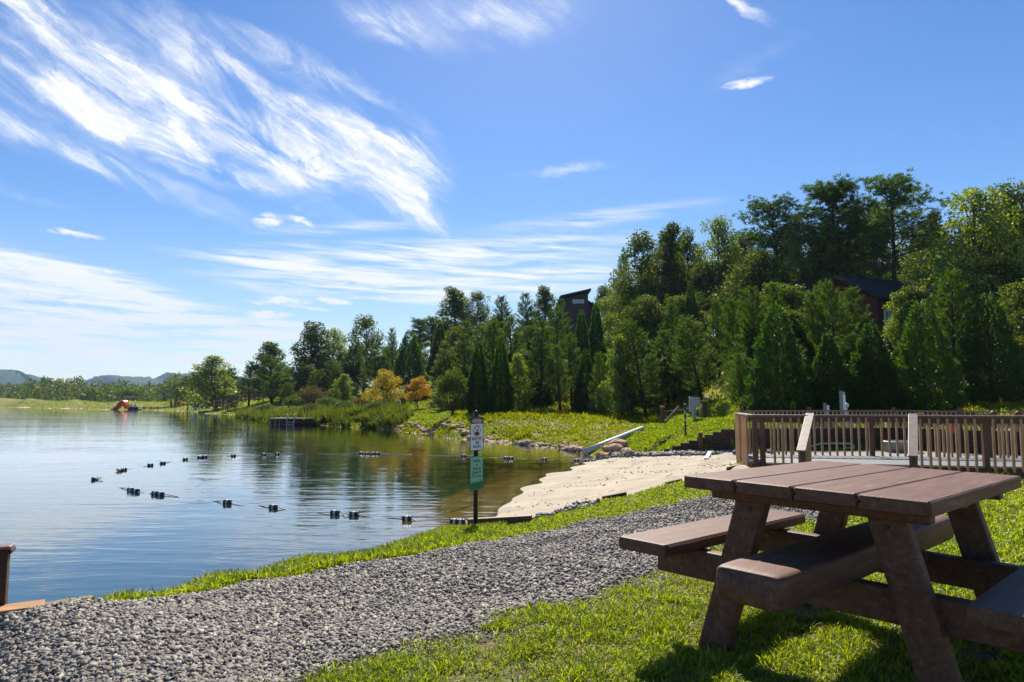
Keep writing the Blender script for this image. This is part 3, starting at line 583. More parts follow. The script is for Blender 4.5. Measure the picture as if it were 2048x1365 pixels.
for lst, near in ((FAR_F, 0), (NEAR_F, 1)):
    for px, py, k, deg in lst:
        q = G(px, py, CAMZ - .03); lb = float_label(px, py, near)
        # heading of the rope here
        i = lst.index((px, py, k, deg)); a = lst[max(i - 1, 0)]; b = lst[min(i + 1, len(lst) - 1)]
        qa = G(a[0], a[1], CAMZ); qb = G(b[0], b[1], CAMZ); rz = math.atan2(qb.y - qa.y, qb.x - qa.x)
        rz = rz * .45
        if px == 190: rz = R(70)
        if fp is None: fp = float_proto(q, rz, lb)
        else:
            c = copy_tree(fp); c.location = (q.x, q.y, .030); c.rotation_euler = (0, 0, rz); c['label'] = lb
def rope(lst, label):
    pts = [G(px, py, CAMZ - .022) for px, py, *_ in lst]; out = []
    for a, b in zip(pts[:-1], pts[1:]):
        for k in range(8):
            t = k / 8; q = a.lerp(b, t); sag = math.sin(math.pi * t); q.z += .010 - .045 * sag * (1 if (b - a).length > .6 else .1) + .012 * math.sin(len(out) * 2.1); q.y += .10 * sag * math.sin(len(out)); out.append(q)
    out.append(pts[-1])
    o = MB().tube(out, [.006 + .00025 * p.y for p in out], 6).build('swim_rope', M['rope'], None, True)
    tag(o, label, 'rope')
rope(FAR_F, 'pale rope of the far float line, ending at the beach tip')
rope([(190, 958)] + NEAR_F + [(950, 1047)], 'pale rope of the near float line, ending at the sign post')

# ------------------------------------------------------------------ deck with stairs, railings
ZF = CAMZ - 1.22                                # deck floor
ZR = CAMZ - .275                                # top of the railing
FA = Vector((4.80, 13.75, 0)); FB = Vector((14.2, 11.9, 0)); fd = (FB - FA).normalized(); fn = Vector((-fd.y, fd.x, 0))  # fn points away from the eye
if fn.y < 0: fn = -fn
def on(s, back=0.0): return FA + fd * s + fn * back
DL = (FB - FA).length
S1, S2 = 1.05, 2.95                              # the stair opening between the two sloping rails
def deck():
    t = thing('wooden_deck', 'raised brown wooden deck with grey floor boards, between the beach and the pool wall', 'deck', tuple(on(0)))
    o = Vector(on(0))
    b = MB(); nb = 14
    for k in range(nb):
        y0 = .02 + 2.2 * k / nb; c = on(DL / 2, y0 + .078) - o
        b.bar(on(0.02, y0 + .072) - o + Vector((0, 0, ZF - .014)), on(DL, y0 + .072) - o + Vector((0, 0, ZF - .014)), .145, .026)
    b.build('floor_boards', M['floor'], t)
    for s0, s1 in ((0, DL),):
        MB().bar(on(s0, -.022) - o + Vector((0, 0, ZF - .13)), on(s1, -.022) - o + Vector((0, 0, ZF - .13)), .038, .22).build('rim_joist', M['deckwood'], t)
    MB().bar(on(0, .0) - o + Vector((-.02, 0, ZF - .13)), on(0, 2.22) - o + Vector((-.02, 0, ZF - .13)), .038, .22).build('rim_joist', M['deckwood'], t)
    for k in range(2):
        z = ZF - .16 * (k + 1)
        p0 = on(S1 - .2 - .1 * k, -.17 - .28 * k) - o; p1 = on(S2 - .2 - .1 * k, -.17 - .28 * k) - o
        MB().bar(p0 + Vector((0, 0, z)), p1 + Vector((0, 0, z)), .28, .035).build('stair_tread', M['deckwood'], t)
    return t
deck()
bal_me = MB().box((0, 0, .40), (.040, .040, .80)).mesh('baluster', M['balwood'])
def railing(label, p0, p1, posts, zf=ZF, zt=ZR, step=.155, skip=(), drop=.10, bal=None):
    """run of railing from p0 to p1: posts at the given distances, top cap, two rails, balusters"""
    p0 = Vector((p0[0], p0[1], 0)); p1 = Vector((p1[0], p1[1], 0)); d = (p1 - p0); n = d.length; d.normalize(); rz = math.atan2(d.y, d.x)
    t = thing('deck_railing', label, 'railing', (p0.x, p0.y, zf), rz)
    H = zt - zf
    MB().box((n / 2, 0, H - .018), (n + .06, .145, .036), bev=.005).build('cap_rail', M['capwood'], t)
    MB().box((n / 2, -.030, H - .095), (n, .036, .115)).build('top_rail', M['deckwood'], t)
    for s in posts: MB().box((s, 0, (H - .037 - .42) / 2), (.095, .095, H - .037 + .42)).build('post', M['deckwood'], t)
    k = step * .6; L_ = H - .04 + drop; i = 0
    while k < n - .03:
        if all(abs(k - s) > .085 for s in posts):
            link('baluster', bal_me, t, (k, -.070, -drop), (0, 0, 0), (1, 1, (L_ - .02) / .8))
        k += step
    return t
railing('front railing of the deck, left of the stairs, with a doubled corner post', on(0), on(S1), (.05, .19))
railing('front railing of the deck, right of the stairs, running out of view', on(S2), on(DL), (1.22, 3.0, 4.9))
railing('back railing of the deck, seen through the stair opening', on(0, 2.2), on(DL, 2.2), (.05, 2.85, 5.2, 7.6), zt=ZR - .04)
railing('side railing of the deck on the beach side, seen nearly end on', on(0, 2.15), on(0, .1), (.0, 1.0), step=.14)
def stair_rail(label, px0, py0, Y0, px1, py1, Y1):
    a = at(px0, py0, Y0); b = at(px1, py1, Y1)
    t = thing('stair_handrail', label, 'handrail', (b.x, b.y, 0))
    o = Vector((b.x, b.y, 0)); a = a - o; b = b - o
    MB().bar(a, b, .155, .038, bev=.006).build('cap_rail', M['capwood'], t)
    MB().bar(a + Vector((0, 0, -.08)), b + Vector((0, 0, -.08)), .036, .09).build('lower_rail', M['deckwood'], t)
    q = b.lerp(a, .06); zb = hz(q.x + o.x, q.y + o.y) - .2
    MB().box((q.x, q.y, (q.z - .03 + zb) / 2), (.095, .095, q.z - .03 - zb)).build('post', M['deckwood'], t)
    for k in range(1, 8):
        q = b.lerp(a, .06 + .94 * k / 8.5); z0 = max(q.z - .95, hz(q.x + o.x, q.y + o.y) + .05)
        link('baluster', bal_me, t, (q.x, q.y, z0), (0, 0, 0), (1, 1, (q.z - .04 - z0) / .8))
stair_rail('sloping stair handrail left of the deck stairs, wide pale cap', 1620, 828, 13.55, 1602, 903, 12.35)
stair_rail('sloping stair handrail right of the deck stairs, pale cap seen end on', 1826, 829, 13.1, 1826, 914, 12.0)

# ------------------------------------------------------------------ timber retaining walls
def stepped_wall():
    L0 = WL0; R0 = WR0; ztop = CAMZ - .87
    steps = [(1303, 902), (1328, 897), (1344, 891), (1361, 885), (1378, 880), (1394, 874), (1409, 869), (1426, 863.5), (1442, 858)]
    t = thing('retaining_wall', 'dark timber retaining wall whose top steps up from the rocks towards the deck', 'retaining wall', (L0.x, L0.y, 0))
    d = (R0 - L0); d.z = 0; n = d.length; d.normalize(); up = Vector((0, 0, 1)); nn = Vector((-d.y, d.x, 0))
    def s_at(px):                                # distance along the wall where the sight line px meets it
        r = ray(px, 880); den = r.x * d.y - r.y * d.x; k = (L0.x * d.y - L0.y * d.x) / den; return (Vector((r.x, r.y, 0)) * k - Vector((L0.x, L0.y, 0))).dot(d)
    o = [(0, -.6)]
    for i, (px, py) in enumerate(steps):
        s = s_at(px); q = Vector((L0.x, L0.y, 0)) + d * s; z = CAMZ - (py - HZ) / FPX * q.y
        o.append((s, o[-1][1] if i else CAMZ - 1.80 )); o.append((s, z))
    o[0] = (s_at(1290), -.6); o.insert(1, (s_at(1290), CAMZ - 1.80)); o.pop(2) if o[2] == o[1] else None
    o.append((n + .1, o[-1][1])); o.append((n + .1, -.6))
    MB().prism(o, (0, 0, 0), d, up, nn, .14).build('timber_courses', M['timber'], t)
    for px, py in ((1402, 877), (1475, 858)):
        s = s_at(px); q = Vector((L0.x, L0.y, 0)) + d * s; z = CAMZ - (py - HZ) / FPX * q.y
        MB().box(tuple(d * s - nn * .05 + up * ((z + .2) / 2 )), (.12, .11, z + .2)).build('wall_post', M['deckwood'], t)
    sh = MB()
    for k in range(1, 6):                        # joints between the timber courses
        z = CAMZ - .87 - .15 * k
        if k > 0: sh.bar(d * (s_at(1398 if k < 3 else 1340)) - nn * .004 + up * z, d * n - nn * .004 + up * z, .012, .010)
    sh.build('course_joint', M['black'], t)
    return d, n, L0, R0
stepped_wall()
def back_wall():
    t = thing('retaining_wall', 'dark timber retaining wall behind the deck and patio, topped by the picket fence', 'retaining wall', (BW[0][0], BW[0][1], 0))
    o = Vector((BW[0][0], BW[0][1], 0))
    for i, (a, b) in enumerate(zip(BW[:-1], BW[1:])):
        a = Vector((*a, 0)) - o; b = Vector((*b, 0)) - o; d = (b - a).normalized()
        for k in range(5):
            z = CAMZ - .87 - .075 - .15 * k
            MB().bar(a - d * .02 + Vector((0, 0, z)), b + d * .02 + Vector((0, 0, z)), .16 + .004 * ((k + i) % 2), .143).build('timber_course', M['timber'], t)
back_wall()
def picket_fence():
    t = thing('picket_fence', 'pale picket fence standing on the timber wall behind the deck', 'fence', (BW[0][0], BW[0][1], CAMZ - .87))
    o = Vector((BW[0][0], BW[0][1], CAMZ - .87)); FH = .56
    for i, (a, b) in enumerate(zip(BW[:-1], BW[1:])):
        a = Vector((*a, CAMZ - .87)) - o; b = Vector((*b, CAMZ - .87)) - o; d = (b - a); n = d.length; d.normalize()
        pn = MB(); k = .1
        while k < n: pn.box(tuple(a + d * k + Vector((0, 0, FH / 2 - .04))), (.04, .03, FH)); k += .14
        pn.build('picket_panel', M['balwood'], t)
        MB().bar(a + Vector((0, .03, FH - .02)), b + Vector((0, .03, FH - .02)), .05, .05).build('fence_rail', M['capwood'], t)
        m_ = max(1, int(n / 2.2))
        for q in range(m_):
            c = a + d * (n * q / m_); ps = MB().box(tuple(c + Vector((0, .07, .3))), (.10, .10, .72)).build('fence_post', M['deckwood'], t)
picket_fence()
# life vest hung on the fence, with its strap
q = at(1901, 857, 20.4)
t = thing('life_vest', 'red life vest hanging on the fence behind the deck', 'life vest', tuple(q))
b = MB(); b.box((-.10, -.05, 0), (.15, .08, .30), bev=.03); b.box((.10, -.05, .0), (.15, .08, .30), bev=.03); b.box((0, -.05, .12), (.10, .06, .08), bev=.02); b.build('vest_body', M['red'], t)
MB().tube([(.08, -.10, -.12), (.10, -.11, -.25), (.07, -.10, -.38), (.09, -.10, -.48)], .022, 6).build('strap', M['yellow'], t)
for px, py, pb, Y, nm in ((1987, 819, 838, 19.2, 'left'), (2037, 821, 838, 18.6, 'right')):
    q = at(px, pb, Y); b = MB(); r = .07; hh = (pb - py) / FPX * Y
    b.tube([(0, 0, -.3), (0, 0, hh * .35)], .05, 8); b.build
    f = thing('fence_finial', f'round brown ball finial above the right deck railing, {nm} one of two', 'finial', tuple(q), group='ball finials behind the right railing')
    MB().tube([(0, 0, -.35), (0, 0, 0)], .045, 8).build('post', M['deckwood'], f)
    MB().tube([(0, 0, 0), (0, 0, .03), (0, 0, .05), (0, 0, .10), (0, 0, .15), (0, 0, .20), (0, 0, .22)], [.045, .04, .055, .085, .09, .06, .01], 10).build('ball', M['deckwood'], f, True)
# green and white marker posts above the railing
for k, (px, py, pb, Y) in enumerate(((1652, 806, 850, 23.5), (1684, 782, 850, 23.5))):
    top = at(px, py, Y); h = top.z - (CAMZ - .87)
    t = thing('utility_post', ('short' if k == 0 else 'tall') + ' green and white utility post standing above the back railing', 'post', (top.x, top.y, CAMZ - .87))
    MB().box((-.055, 0, h / 2), (.075, .06, h)).build('green_channel', M['postgreen'], t)
    MB().box((.045, -.01, h / 2 - .04), (.085, .05, h - .08 - (.12 if k else 0))).build('white_sleeve', M['white'], t)
    if k: MB().box((.045, .0, h - .10), (.06, .05, .14)).build('grey_head', M['galv'], t)
q = at(1693, 812, 24); t = thing('path_light', 'small grey globe light beside the tall utility post', 'light', (q.x, q.y, CAMZ - .87)); h = q.z - (CAMZ - .87)
MB().tube([(0, 0, 0), (0, 0, h - .05)], .03, 8).build('stem', M['galv'], t); MB().tube([(0, 0, h - .07), (0, 0, h), (0, 0, h + .07), (0, 0, h + .10)], [.04, .09, .08, .02], 10).build('globe', M['galv'], t, True)
# things on the patio seen between the balusters
q = G(1672, 903, 1.60); t = thing('hose', 'white hose loop lying on the patio at the foot of the dark wall', 'hose', (q.x, q.y, CAMZ - 1.52))
MB().tube([(-.9, .1, .02), (-.5, 0, .16), (0, -.02, .17), (.45, 0, .16), (.6, .05, .10), (.55, -.1, .03), (.2, -.15, .02)], .028, 8).build('hose_line', M['pipe'], t, True)
q = G(1800, 905, 1.56); t = thing('stone_tub', 'pale green round tub on the patio behind the stairs', 'tub', (q.x, q.y, CAMZ - 1.56))
MB().tube([(0, 0, 0), (0, 0, .25), (0, 0, .32), (0, 0, .34)], [.42, .48, .50, .47], 20).build('tub_shell', flat('pale_green_shell', (.24, .28, .22), .5), t, True)
MB().tube([(0, 0, .345), (0, 0, .35)], .40, 20).build('tub_cover', M['black'], t)
q = at(1500, 862, 15); 

# ------------------------------------------------------------------ electrical box, barrier posts, pole, drain pipe
p = G(1388, 842, .90); s = p.y / FPX
t = thing('electrical_box', 'grey electrical box on a post standing on the mown slope', 'electrical box', (p.x, p.y, hz(p.x, p.y)), R(12))
MB().box((0, 0, .42), (.14, .12, .98), bev=.01).build('post', M['galv'], t)
bx = MB().box((.06, -.10, .80), (.40, .16, .42), bev=.012).build('cabinet', M['galv'], t)
MB().box((.06, -.186, .80), (.36, .012, .38), bev=.003).build('cabinet_door', M['pipe'], bx); MB().tube([(.19, -.192, .94), (.19, -.205, .94)], .03, 10).build('latch', M['black'], bx)
MB().box((-.19, -.06, .72), (.10, .12, .66), bev=.01).build('side_conduit', M['pipe'], t)
MB().tube([(.22, -.06, .55), (.26, -.08, .30), (.16, -.08, .12), (.06, -.06, .03)], .014, 6).build('cable', M['galv'], t, True)
for k, (px, py, d, lb) in enumerate(((1325, 839, .86, 'short orange capped wooden post with a leaning brace, left of the electrical box'), (1409, 838, .85, 'short orange capped wooden post close behind the electrical box, without a brace'))):
    p = G(px, py, d); z = hz(p.x, p.y); h = (py - 803.5) / FPX * p.y + .06
    t = thing('barrier_post', lb, 'post', (p.x, p.y, z), 0, 'cable barrier posts')
    MB().box((0, 0, h / 2 - .1), (.17, .17, h + .2), bev=.01).build('post', M['deckwood'], t)
    MB().box((0, 0, h - .04), (.185, .185, .10), bev=.01).build('cap', M['orangecap'], t)
    if k == 0:
        q = at(1358, 813, p.y) - Vector((p.x, p.y, z)); MB().bar((.08, 0, .10), tuple(q), .09, .09).build('brace', M['capwood'], t); cb0 = Vector((p.x, p.y, z + h - .25))
    else: cb1 = Vector((p.x, p.y, z + h - .25))
tag(MB().tube([cb0, cb0.lerp(cb1, .5) - Vector((0, 0, .05)), cb1], .012, 6).build('barrier_cable', M['galv'], None, True), 'thin grey cable strung between the two orange capped posts', 'cable')
p = G(1371, 866, 1.17); z = hz(p.x, p.y); t = thing('marker_pole', 'thin black pole with white stripes in front of the stepped wall', 'pole', (p.x, p.y, z)); h = (866 - 798) / FPX * p.y
MB().tube([(0, 0, -.1), (0, 0, h)], .035, 8).build('pole', M['black'], t)
for k, f in enumerate((.93, .72, .66, .48)): MB().tube([(0, 0, h * f), (0, 0, h * f + .035)], .042, 8).build('white_stripe', M['white'], t)
a = at(1284, 857, 28.5); b_ = G(1168, 905, 1.80); b_.z = max(b_.z, .08)
o = MB(); aa, bb = a, b_
o.tube([aa + (aa - bb).normalized() * .1, aa, aa.lerp(bb, .5), bb], [.05, .10, .105, .105], 12)
tag(o.build('drain_pipe', M['pipe'], None, True), 'white drain pipe running down the grass slope to the rocks', 'pipe')

# ------------------------------------------------------------------ boards and edging
def board(name, pts, w, h, mat, label, cat, group=None, lift=0.0):
    b = MB(); P = [Vector(p) + Vector((0, 0, lift)) for p in pts]; o = P[0]
    for a, c in zip(P[:-1], P[1:]): b.bar(a - o, c - o, w, h, bev=.004)
    ob = b.build(name, mat, None, loc=tuple(o)); return tag(ob, label, cat, group)
board('edging_beam', [G(937, 1052, 1.80), G(1064, 1045, 1.72)], .10, .16, M['deckwood'], 'dark timber beam running from the grass into the shallows behind the sign post', 'timber beam', lift=.02)
for (x0, y0, d0, x1, y1, d1, lb) in ((1206, 1001, 1.56, 1252, 992, 1.53, 'short dark edging board poking out between sand and grass, nearest the water'), (1332, 972, 1.44, 1362, 965, 1.43, 'short dark edging board between sand and grass, middle of the beach edge'), (1455, 941, 1.37, 1496, 931, 1.36, 'dark edging board between sand and grass beside the deck corner')):
    board('edging_board', [G(x0, y0, d0), G(x1, y1, d1)], .045, .16, M['timber'], lb, 'edging board', 'timber edging boards of the beach', lift=-.02)
board('driftwood_log', [G(1412, 922, 1.56), G(1420, 908, 1.58)], .10, .09, M['bandwhite'], 'short pale log lying on the sand before the grey stones', 'log', lift=.03)
# landing stage at the left edge
e0 = G(-60, 1252, 1.16); e1 = G(88, 1231, 1.16); e2 = G(182, 1216, 1.17)
board('landing_board', [e0, e1], .14, .05, M['orangewood'], 'wide fresh orange brown board at the water edge, below the brown post', 'board', lift=.045)
board('landing_board', [G(86, 1230, 1.18), G(184, 1213, 1.19)], .06, .06, M['oldwood'], 'narrow tan board edging the gravel, right of the orange one', 'board', lift=.03)
p = G(-4, 1236, 1.16); t = thing('newel_post', 'dark brown square post with a flat cap at the left edge above the water', 'post', (p.x, p.y, p.z), R(25)); h = (1236 - 1112) / FPX * p.y
MB().box((0, 0, h / 2 - .15), (.066, .066, h + .3), bev=.004).build('post', M['timber'], t)
c = MB().box((0, 0, h + .008), (.105, .105, .022), bev=.004).build('post_cap', M['timber'], t)
MB().box((0, 0, h + .028), (.095, .095, .020), bev=.008).build('cap_top', M['capwood'], c)

# ------------------------------------------------------------------ foliage builders (numpy)
def unit(a): return a / np.maximum(np.linalg.norm(a, axis=-1, keepdims=True), 1e-9)
def leaves4(C, A, L, W, g, droop=.0):        # pointed leaves: base, side, tip, side
    A = unit(A); B = unit(np.cross(A, g.normal(size=A.shape))); n = len(C); L = np.broadcast_to(L, n)[:, None]; W = np.broadcast_to(W, n)[:, None]
    V = np.stack([C, C + A * L * .45 + B * W * .5, C + A * L, C + A * L * .45 - B * W * .5], 1)
    V[:, 2, 2] -= droop * L[:, 0]
    return V.reshape(-1, 3), np.arange(n * 4).reshape(n, 4)
def blades3(C, A, L, W, g):
    A = unit(A); B = unit(np.cross(A, g.normal(size=A.shape))); n = len(C); L = np.broadcast_to(L, n)[:, None]; W = np.broadcast_to(W, n)[:, None]
    V = np.stack([C - B * W * .5, C + B * W * .5, C + A * L], 1)
    return V.reshape(-1, 3), np.arange(n * 3).reshape(n, 3)
def trunk_mesh(pts, rad, limbs, n=7):
    b = MB(); b.tube(pts, rad, n)
    for p, r in limbs: b.tube(p, r, 5, False)
    return b.mesh('trunk', M['bark'], True)
def jit(v, s, g): return v + g.normal(size=3) * s

def pine_proto(seed, h=7.0, rad=1.75, low=.12, whorls=19, mat='pine', nn=22):
    g = np.random.default_rng(seed); lean = g.normal(size=2) * .03
    tp = lambda t: np.array([lean[0] * h * t + .05 * math.sin(t * 7 + seed), lean[1] * h * t + .05 * math.cos(t * 5), h * t])
    P = []; A = []; limbs = []
    for w in range(whorls):
        t = low + (1 - low) * (w / (whorls - 1)) ** .92 * .97; nb = int(g.integers(4, 7)); a0 = g.uniform(0, 6.28)
        prof = (1 - t) ** .62 * (.55 + .45 * min(1, (t - low) / .16 + .45))
        for k in range(nb):
            az = a0 + 6.283 * k / nb + g.normal() * .25; Lb = rad * prof * g.uniform(.62, 1.12) + .12; el0 = .15 + .65 * t + g.normal() * .12
            d = np.array([math.cos(az) * math.cos(el0), math.sin(az) * math.cos(el0), math.sin(el0)]); p = tp(t); pts = [p]
            ns = max(2, int(Lb / .24))
            for s in range(ns):
                d = unit(d + np.array([0, 0, .10])); p = p + d * Lb / ns; pts.append(p); f = (s + 1) / ns
                if f > .28 or Lb < .5:
                    P.append(p); A.append(d * .8 + np.array([0, 0, .75]))
                    if f < .95 and Lb > .5:
                        for sgn in (-1, 1):
                            if g.random() < .75:
                                sd = unit(np.cross(d, [0, 0, 1.]) * sgn + d * .7 + np.array([0, 0, .3])); P.append(p + sd * g.uniform(.05, .30) * (1.1 - f * .5)); A.append(sd * .8 + np.array([0, 0, .7]))
            if Lb > .45: limbs.append(([tuple(q) for q in (pts[0], pts[len(pts) // 2], pts[-1])], [.022 * (1.1 - t) + .006, .012, .004]))
    for k in range(5): P.append(tp(.95 + .012 * k)); A.append(np.array([g.normal() * .15, g.normal() * .15, 1.]))
    P = np.array(P); A = unit(np.array(A)); n = len(P)
    sl = np.repeat(g.uniform(.22, .46, n), nn) * g.uniform(.0, 1, n * nn); AA = np.repeat(A, nn, 0)    # needles set all along each shoot, like a bottle brush
    C = np.repeat(P, nn, 0) + AA * sl[:, None]; rdl = g.normal(size=(n * nn, 3)); rdl = unit(rdl - AA * (rdl * AA).sum(1, keepdims=True)); D = AA * .72 + rdl * .75
    V, F = blades3(C, D, g.uniform(.13, .23, n * nn), g.uniform(.022, .040, n * nn), g)
    return dict(crown=np_mesh('crown', V, F, M[mat]), trunk=trunk_mesh([tuple(tp(t)) for t in (-.03, .25, .5, .75, 1.0)], [.11, .085, .06, .035, .008], limbs), h=h, r=rad)

def tall_pine_proto(seed, h=15.0, rad=3.2):
    g = np.random.default_rng(seed); bend = g.normal(size=2) * .25
    tp = lambda t: np.array([bend[0] * math.sin(t * 2.6), bend[1] * math.sin(t * 3.1 + 1), h * t])
    P = []; A = []; limbs = []
    for k in range(34):
        t = .40 + .58 * (k / 33) + g.normal() * .012; prof = math.sin(math.pi * min(1, max(.04, (t - .30) / .74))) ** .6
        if t < .58 and g.random() < .4: continue
        az = k * 2.4 + g.normal() * .4; Lb = rad * prof * g.uniform(.55, 1.1); el = .05 + .55 * (t - .4) / .6 + g.normal() * .12
        d = np.array([math.cos(az) * math.cos(el), math.sin(az) * math.cos(el), math.sin(el)]); p = tp(t); pts = [p]
        for s in range(5):
            d = unit(d + np.array([0, 0, .10]) + g.normal(size=3) * .10); p = p + d * Lb / 5; pts.append(p)
            if s >= 1:
                for c in range(3 if s < 4 else 4):
                    q = p + g.normal(size=3) * np.array([.34, .34, .16]) + np.array([0, 0, .10])
                    m_ = 5; pp = q + g.normal(size=(m_, 3)) * np.array([.26, .26, .12]); P += list(pp); A += list(unit(pp - q + np.array([0, 0, .25]) + g.normal(size=(m_, 3)) * .1))
        limbs.append(([tuple(q) for q in pts], [.07, .055, .04, .025, .015, .006]))
    P = np.array(P); A = np.array(A); n = len(P); nn = 14
    C = np.repeat(P, nn, 0) + g.normal(size=(n * nn, 3)) * .05; D = np.repeat(A, nn, 0) * .8 + unit(g.normal(size=(n * nn, 3)))
    V, F = blades3(C, D, g.uniform(.20, .36, n * nn), g.uniform(.035, .065, n * nn), g)
    return dict(crown=np_mesh('crown', V, F, M['pine']), trunk=trunk_mesh([tuple(tp(t)) for t in (-.03, .2, .4, .6, .8, .97)], [.21, .17, .145, .11, .07, .02], limbs, 9), h=h, r=rad)

def broad_proto(seed, h=10.0, rad=2.6, mat='oak', low=.22, nblob=46, leaf=.21, per=230, top=.55):
    g = np.random.default_rng(seed); Cs = []; limbs = []
    tp = lambda t: np.array([.18 * math.sin(t * 3 + seed), .18 * math.cos(t * 4 + seed), h * t])
    VV = []; AA = []; LL = []
    for k in range(nblob):
        t = low + (1 - low) * ((k + .5) / nblob) ** .95 * .93; prof = (math.sin(math.pi * min(1, (t - low + .10) / (1.10 - low)) ** top)) ** .8 if t < 1 else .1
        az = k * 2.4 + g.normal() * .5; rr = rad * prof * g.uniform(.35, 1.0)
        c = tp(t) + np.array([math.cos(az) * rr, math.sin(az) * rr, g.normal() * .15]); br = rad * g.uniform(.17, .34) * (.7 + .5 * prof)
        m = int(per * (br / (rad * .26)) ** 2 * g.uniform(.7, 1.2)); u = unit(g.normal(size=(m, 3))); rr_ = br * g.uniform(.45, 1.12, m) ** .8
        lump = 1 + .22 * np.sin(u[:, 0] * 5 + k) * np.sin(u[:, 1] * 6 + k * 2)
        VV.append(c + u * (rr_ * lump)[:, None] * np.array([1.1, 1.1, .85])); AA.append(u * .6 + g.normal(size=(m, 3)) * .7 + np.array([0, 0, -.25])); LL.append(g.uniform(.7, 1.3, m) * leaf)
        s0 = tp(max(.08, t - .10 - .10 * rr / rad)); limbs.append(([tuple(s0), tuple(s0 * .45 + c * .55 + np.array([0, 0, -.1])), tuple(c)], [.05 * (1.2 - t) + .01, .03, .008]))
    C = np.concatenate(VV); A = np.concatenate(AA); L = np.concatenate(LL)
    V, F = leaves4(C, A, L, L * .62, g, .12)
    return dict(crown=np_mesh('crown', V, F, M[mat]), trunk=trunk_mesh([tuple(tp(t)) for t in (-.03, .15, .35, .6, .85)], [.020 * h, .015 * h, .011 * h, .006 * h, .002 * h], limbs, 8), h=h, r=rad)

def cedar_proto(seed, h=6.0, rad=1.15, n=15000, mat='cedar', point=.80, spray=.17):
    g = np.random.default_rng(seed); t = 1 - np.sqrt(g.uniform(0.0004, 1, n)) * .985; az = g.uniform(0, 6.283, n)
    prof = rad * (1 - t) ** point * np.clip(.62 + t * 3.2, 0, 1)
    lump = 1 + .13 * np.sin(az * 5 + t * 23 + seed) + .10 * np.sin(az * 9 - t * 41) + .10 * np.sin(t * 37 + az * 2)
    rr = prof * lump * (1 - .42 * g.random(n) ** 2.2) + .02
    C = np.stack([np.cos(az) * rr, np.sin(az) * rr, t * h + .05], -1)
    A = np.stack([np.cos(az) * .75, np.sin(az) * .75, .75 + .4 * t], -1) + g.normal(size=(n, 3)) * .32
    V, F = leaves4(C, A, g.uniform(.6, 1.35, n) * spray, g.uniform(.05, .085, n) * spray / .17, g)
    return dict(crown=np_mesh('crown', V, F, M[mat]), trunk=trunk_mesh([(0, 0, -.2), (0, 0, h * .5), (0, 0, h * .93)], [.10, .06, .01], []), h=h, r=rad)

def shrub_proto(seed, h=1.6, rad=1.0, mat='shrub', n=3200, leaf=.10, upright=.3):
    g = np.random.default_rng(seed); VV = []; AA = []; nb = 12; limbs = []
    for k in range(nb):
        az = k * 2.4; rr = rad * math.sqrt((k + .3) / nb) * .8; z = h * (.38 + .42 * (1 - (rr / rad) ** 2) * g.uniform(.7, 1.15)); c = np.array([math.cos(az) * rr, math.sin(az) * rr, z]); m = n // nb
        u = unit(g.normal(size=(m, 3))); VV.append(c + u * (g.uniform(.3, 1.1, m) * rad * .38)[:, None]); AA.append(u * .7 + g.normal(size=(m, 3)) * .6 + np.array([0, 0, upright])); limbs.append(([(0, 0, -.05), tuple(c * .6), tuple(c)], [.025, .016, .006]))
    C = np.concatenate(VV); C[:, 2] = np.maximum(C[:, 2], .04); A = np.concatenate(AA); L = g.uniform(.7, 1.4, len(C)) * leaf
    V, F = leaves4(C, A, L, L * .5, g)
    b = MB()
    for p, r in limbs: b.tube(p, r, 5, False)
    return dict(crown=np_mesh('crown', V, F, M[mat]), trunk=b.mesh('trunk', M['bark'], True), h=h, r=rad)

PR = {
 'pine': [pine_proto(11), pine_proto(12, rad=1.55, low=.18), pine_proto(13, rad=2.0, whorls=17), pine_proto(14, rad=1.45, low=.22, whorls=21)],
 'tall': [tall_pine_proto(21), tall_pine_proto(22, rad=3.7), tall_pine_proto(23, rad=2.7)],
 'broad': [broad_proto(31), broad_proto(32, rad=3.0, nblob=52, top=.7), broad_proto(33, rad=2.2, nblob=40, top=.5), broad_proto(34, rad=2.7, nblob=36, per=200)],
 'light': [broad_proto(41, 7, 1.7, 'tulip', .10, 40, .16, 190), broad_proto(42, 9, 2.4, 'tulip', .18, 44, .17, 200)],
 'gold': [broad_proto(51, 4, 1.5, 'gold', .14, 26, .11, 210, .6)], 'orange': [broad_proto(52, 4, 1.3, 'orange', .34, 22, .11, 210, .7)],
 'cedar': [cedar_proto(61), cedar_proto(62, rad=.95, point=.7), cedar_proto(63, rad=1.3, point=.65), cedar_proto(64, rad=1.05, point=.9)],
 'shrub': [shrub_proto(71), shrub_proto(72, 1.8, .9, upright=.6)], 'brown': [shrub_proto(73, 1.4, 1.1, 'reddish')], 'dark': [shrub_proto(74, 2.6, 1.3, 'oak', 5200, .12)], 'ysh': [shrub_proto(75, 1.0, .8, 'gold', 1800, .10)],
}
for _l in PR.values():
    for _p in _l:
        _c = np.empty(len(_p['crown'].vertices) * 3, np.float32); _p['crown'].vertices.foreach_get('co', _c); _p['h'] = float(np.percentile(_c[2::3], 99.93))
NAMES = {'pine': ('pine_tree', 'pine'), 'tall': ('tall_pine_tree', 'pine'), 'broad': ('broadleaf_tree', 'tree'), 'light': ('broadleaf_tree', 'tree'), 'gold': ('golden_tree', 'tree'), 'orange': ('golden_tree', 'tree'), 'cedar': ('cedar_tree', 'cedar'),
         'shrub': ('shrub', 'shrub'), 'brown': ('shrub', 'shrub'), 'dark': ('shrub', 'shrub'), 'ysh': ('shrub', 'shrub')}
TREES = []
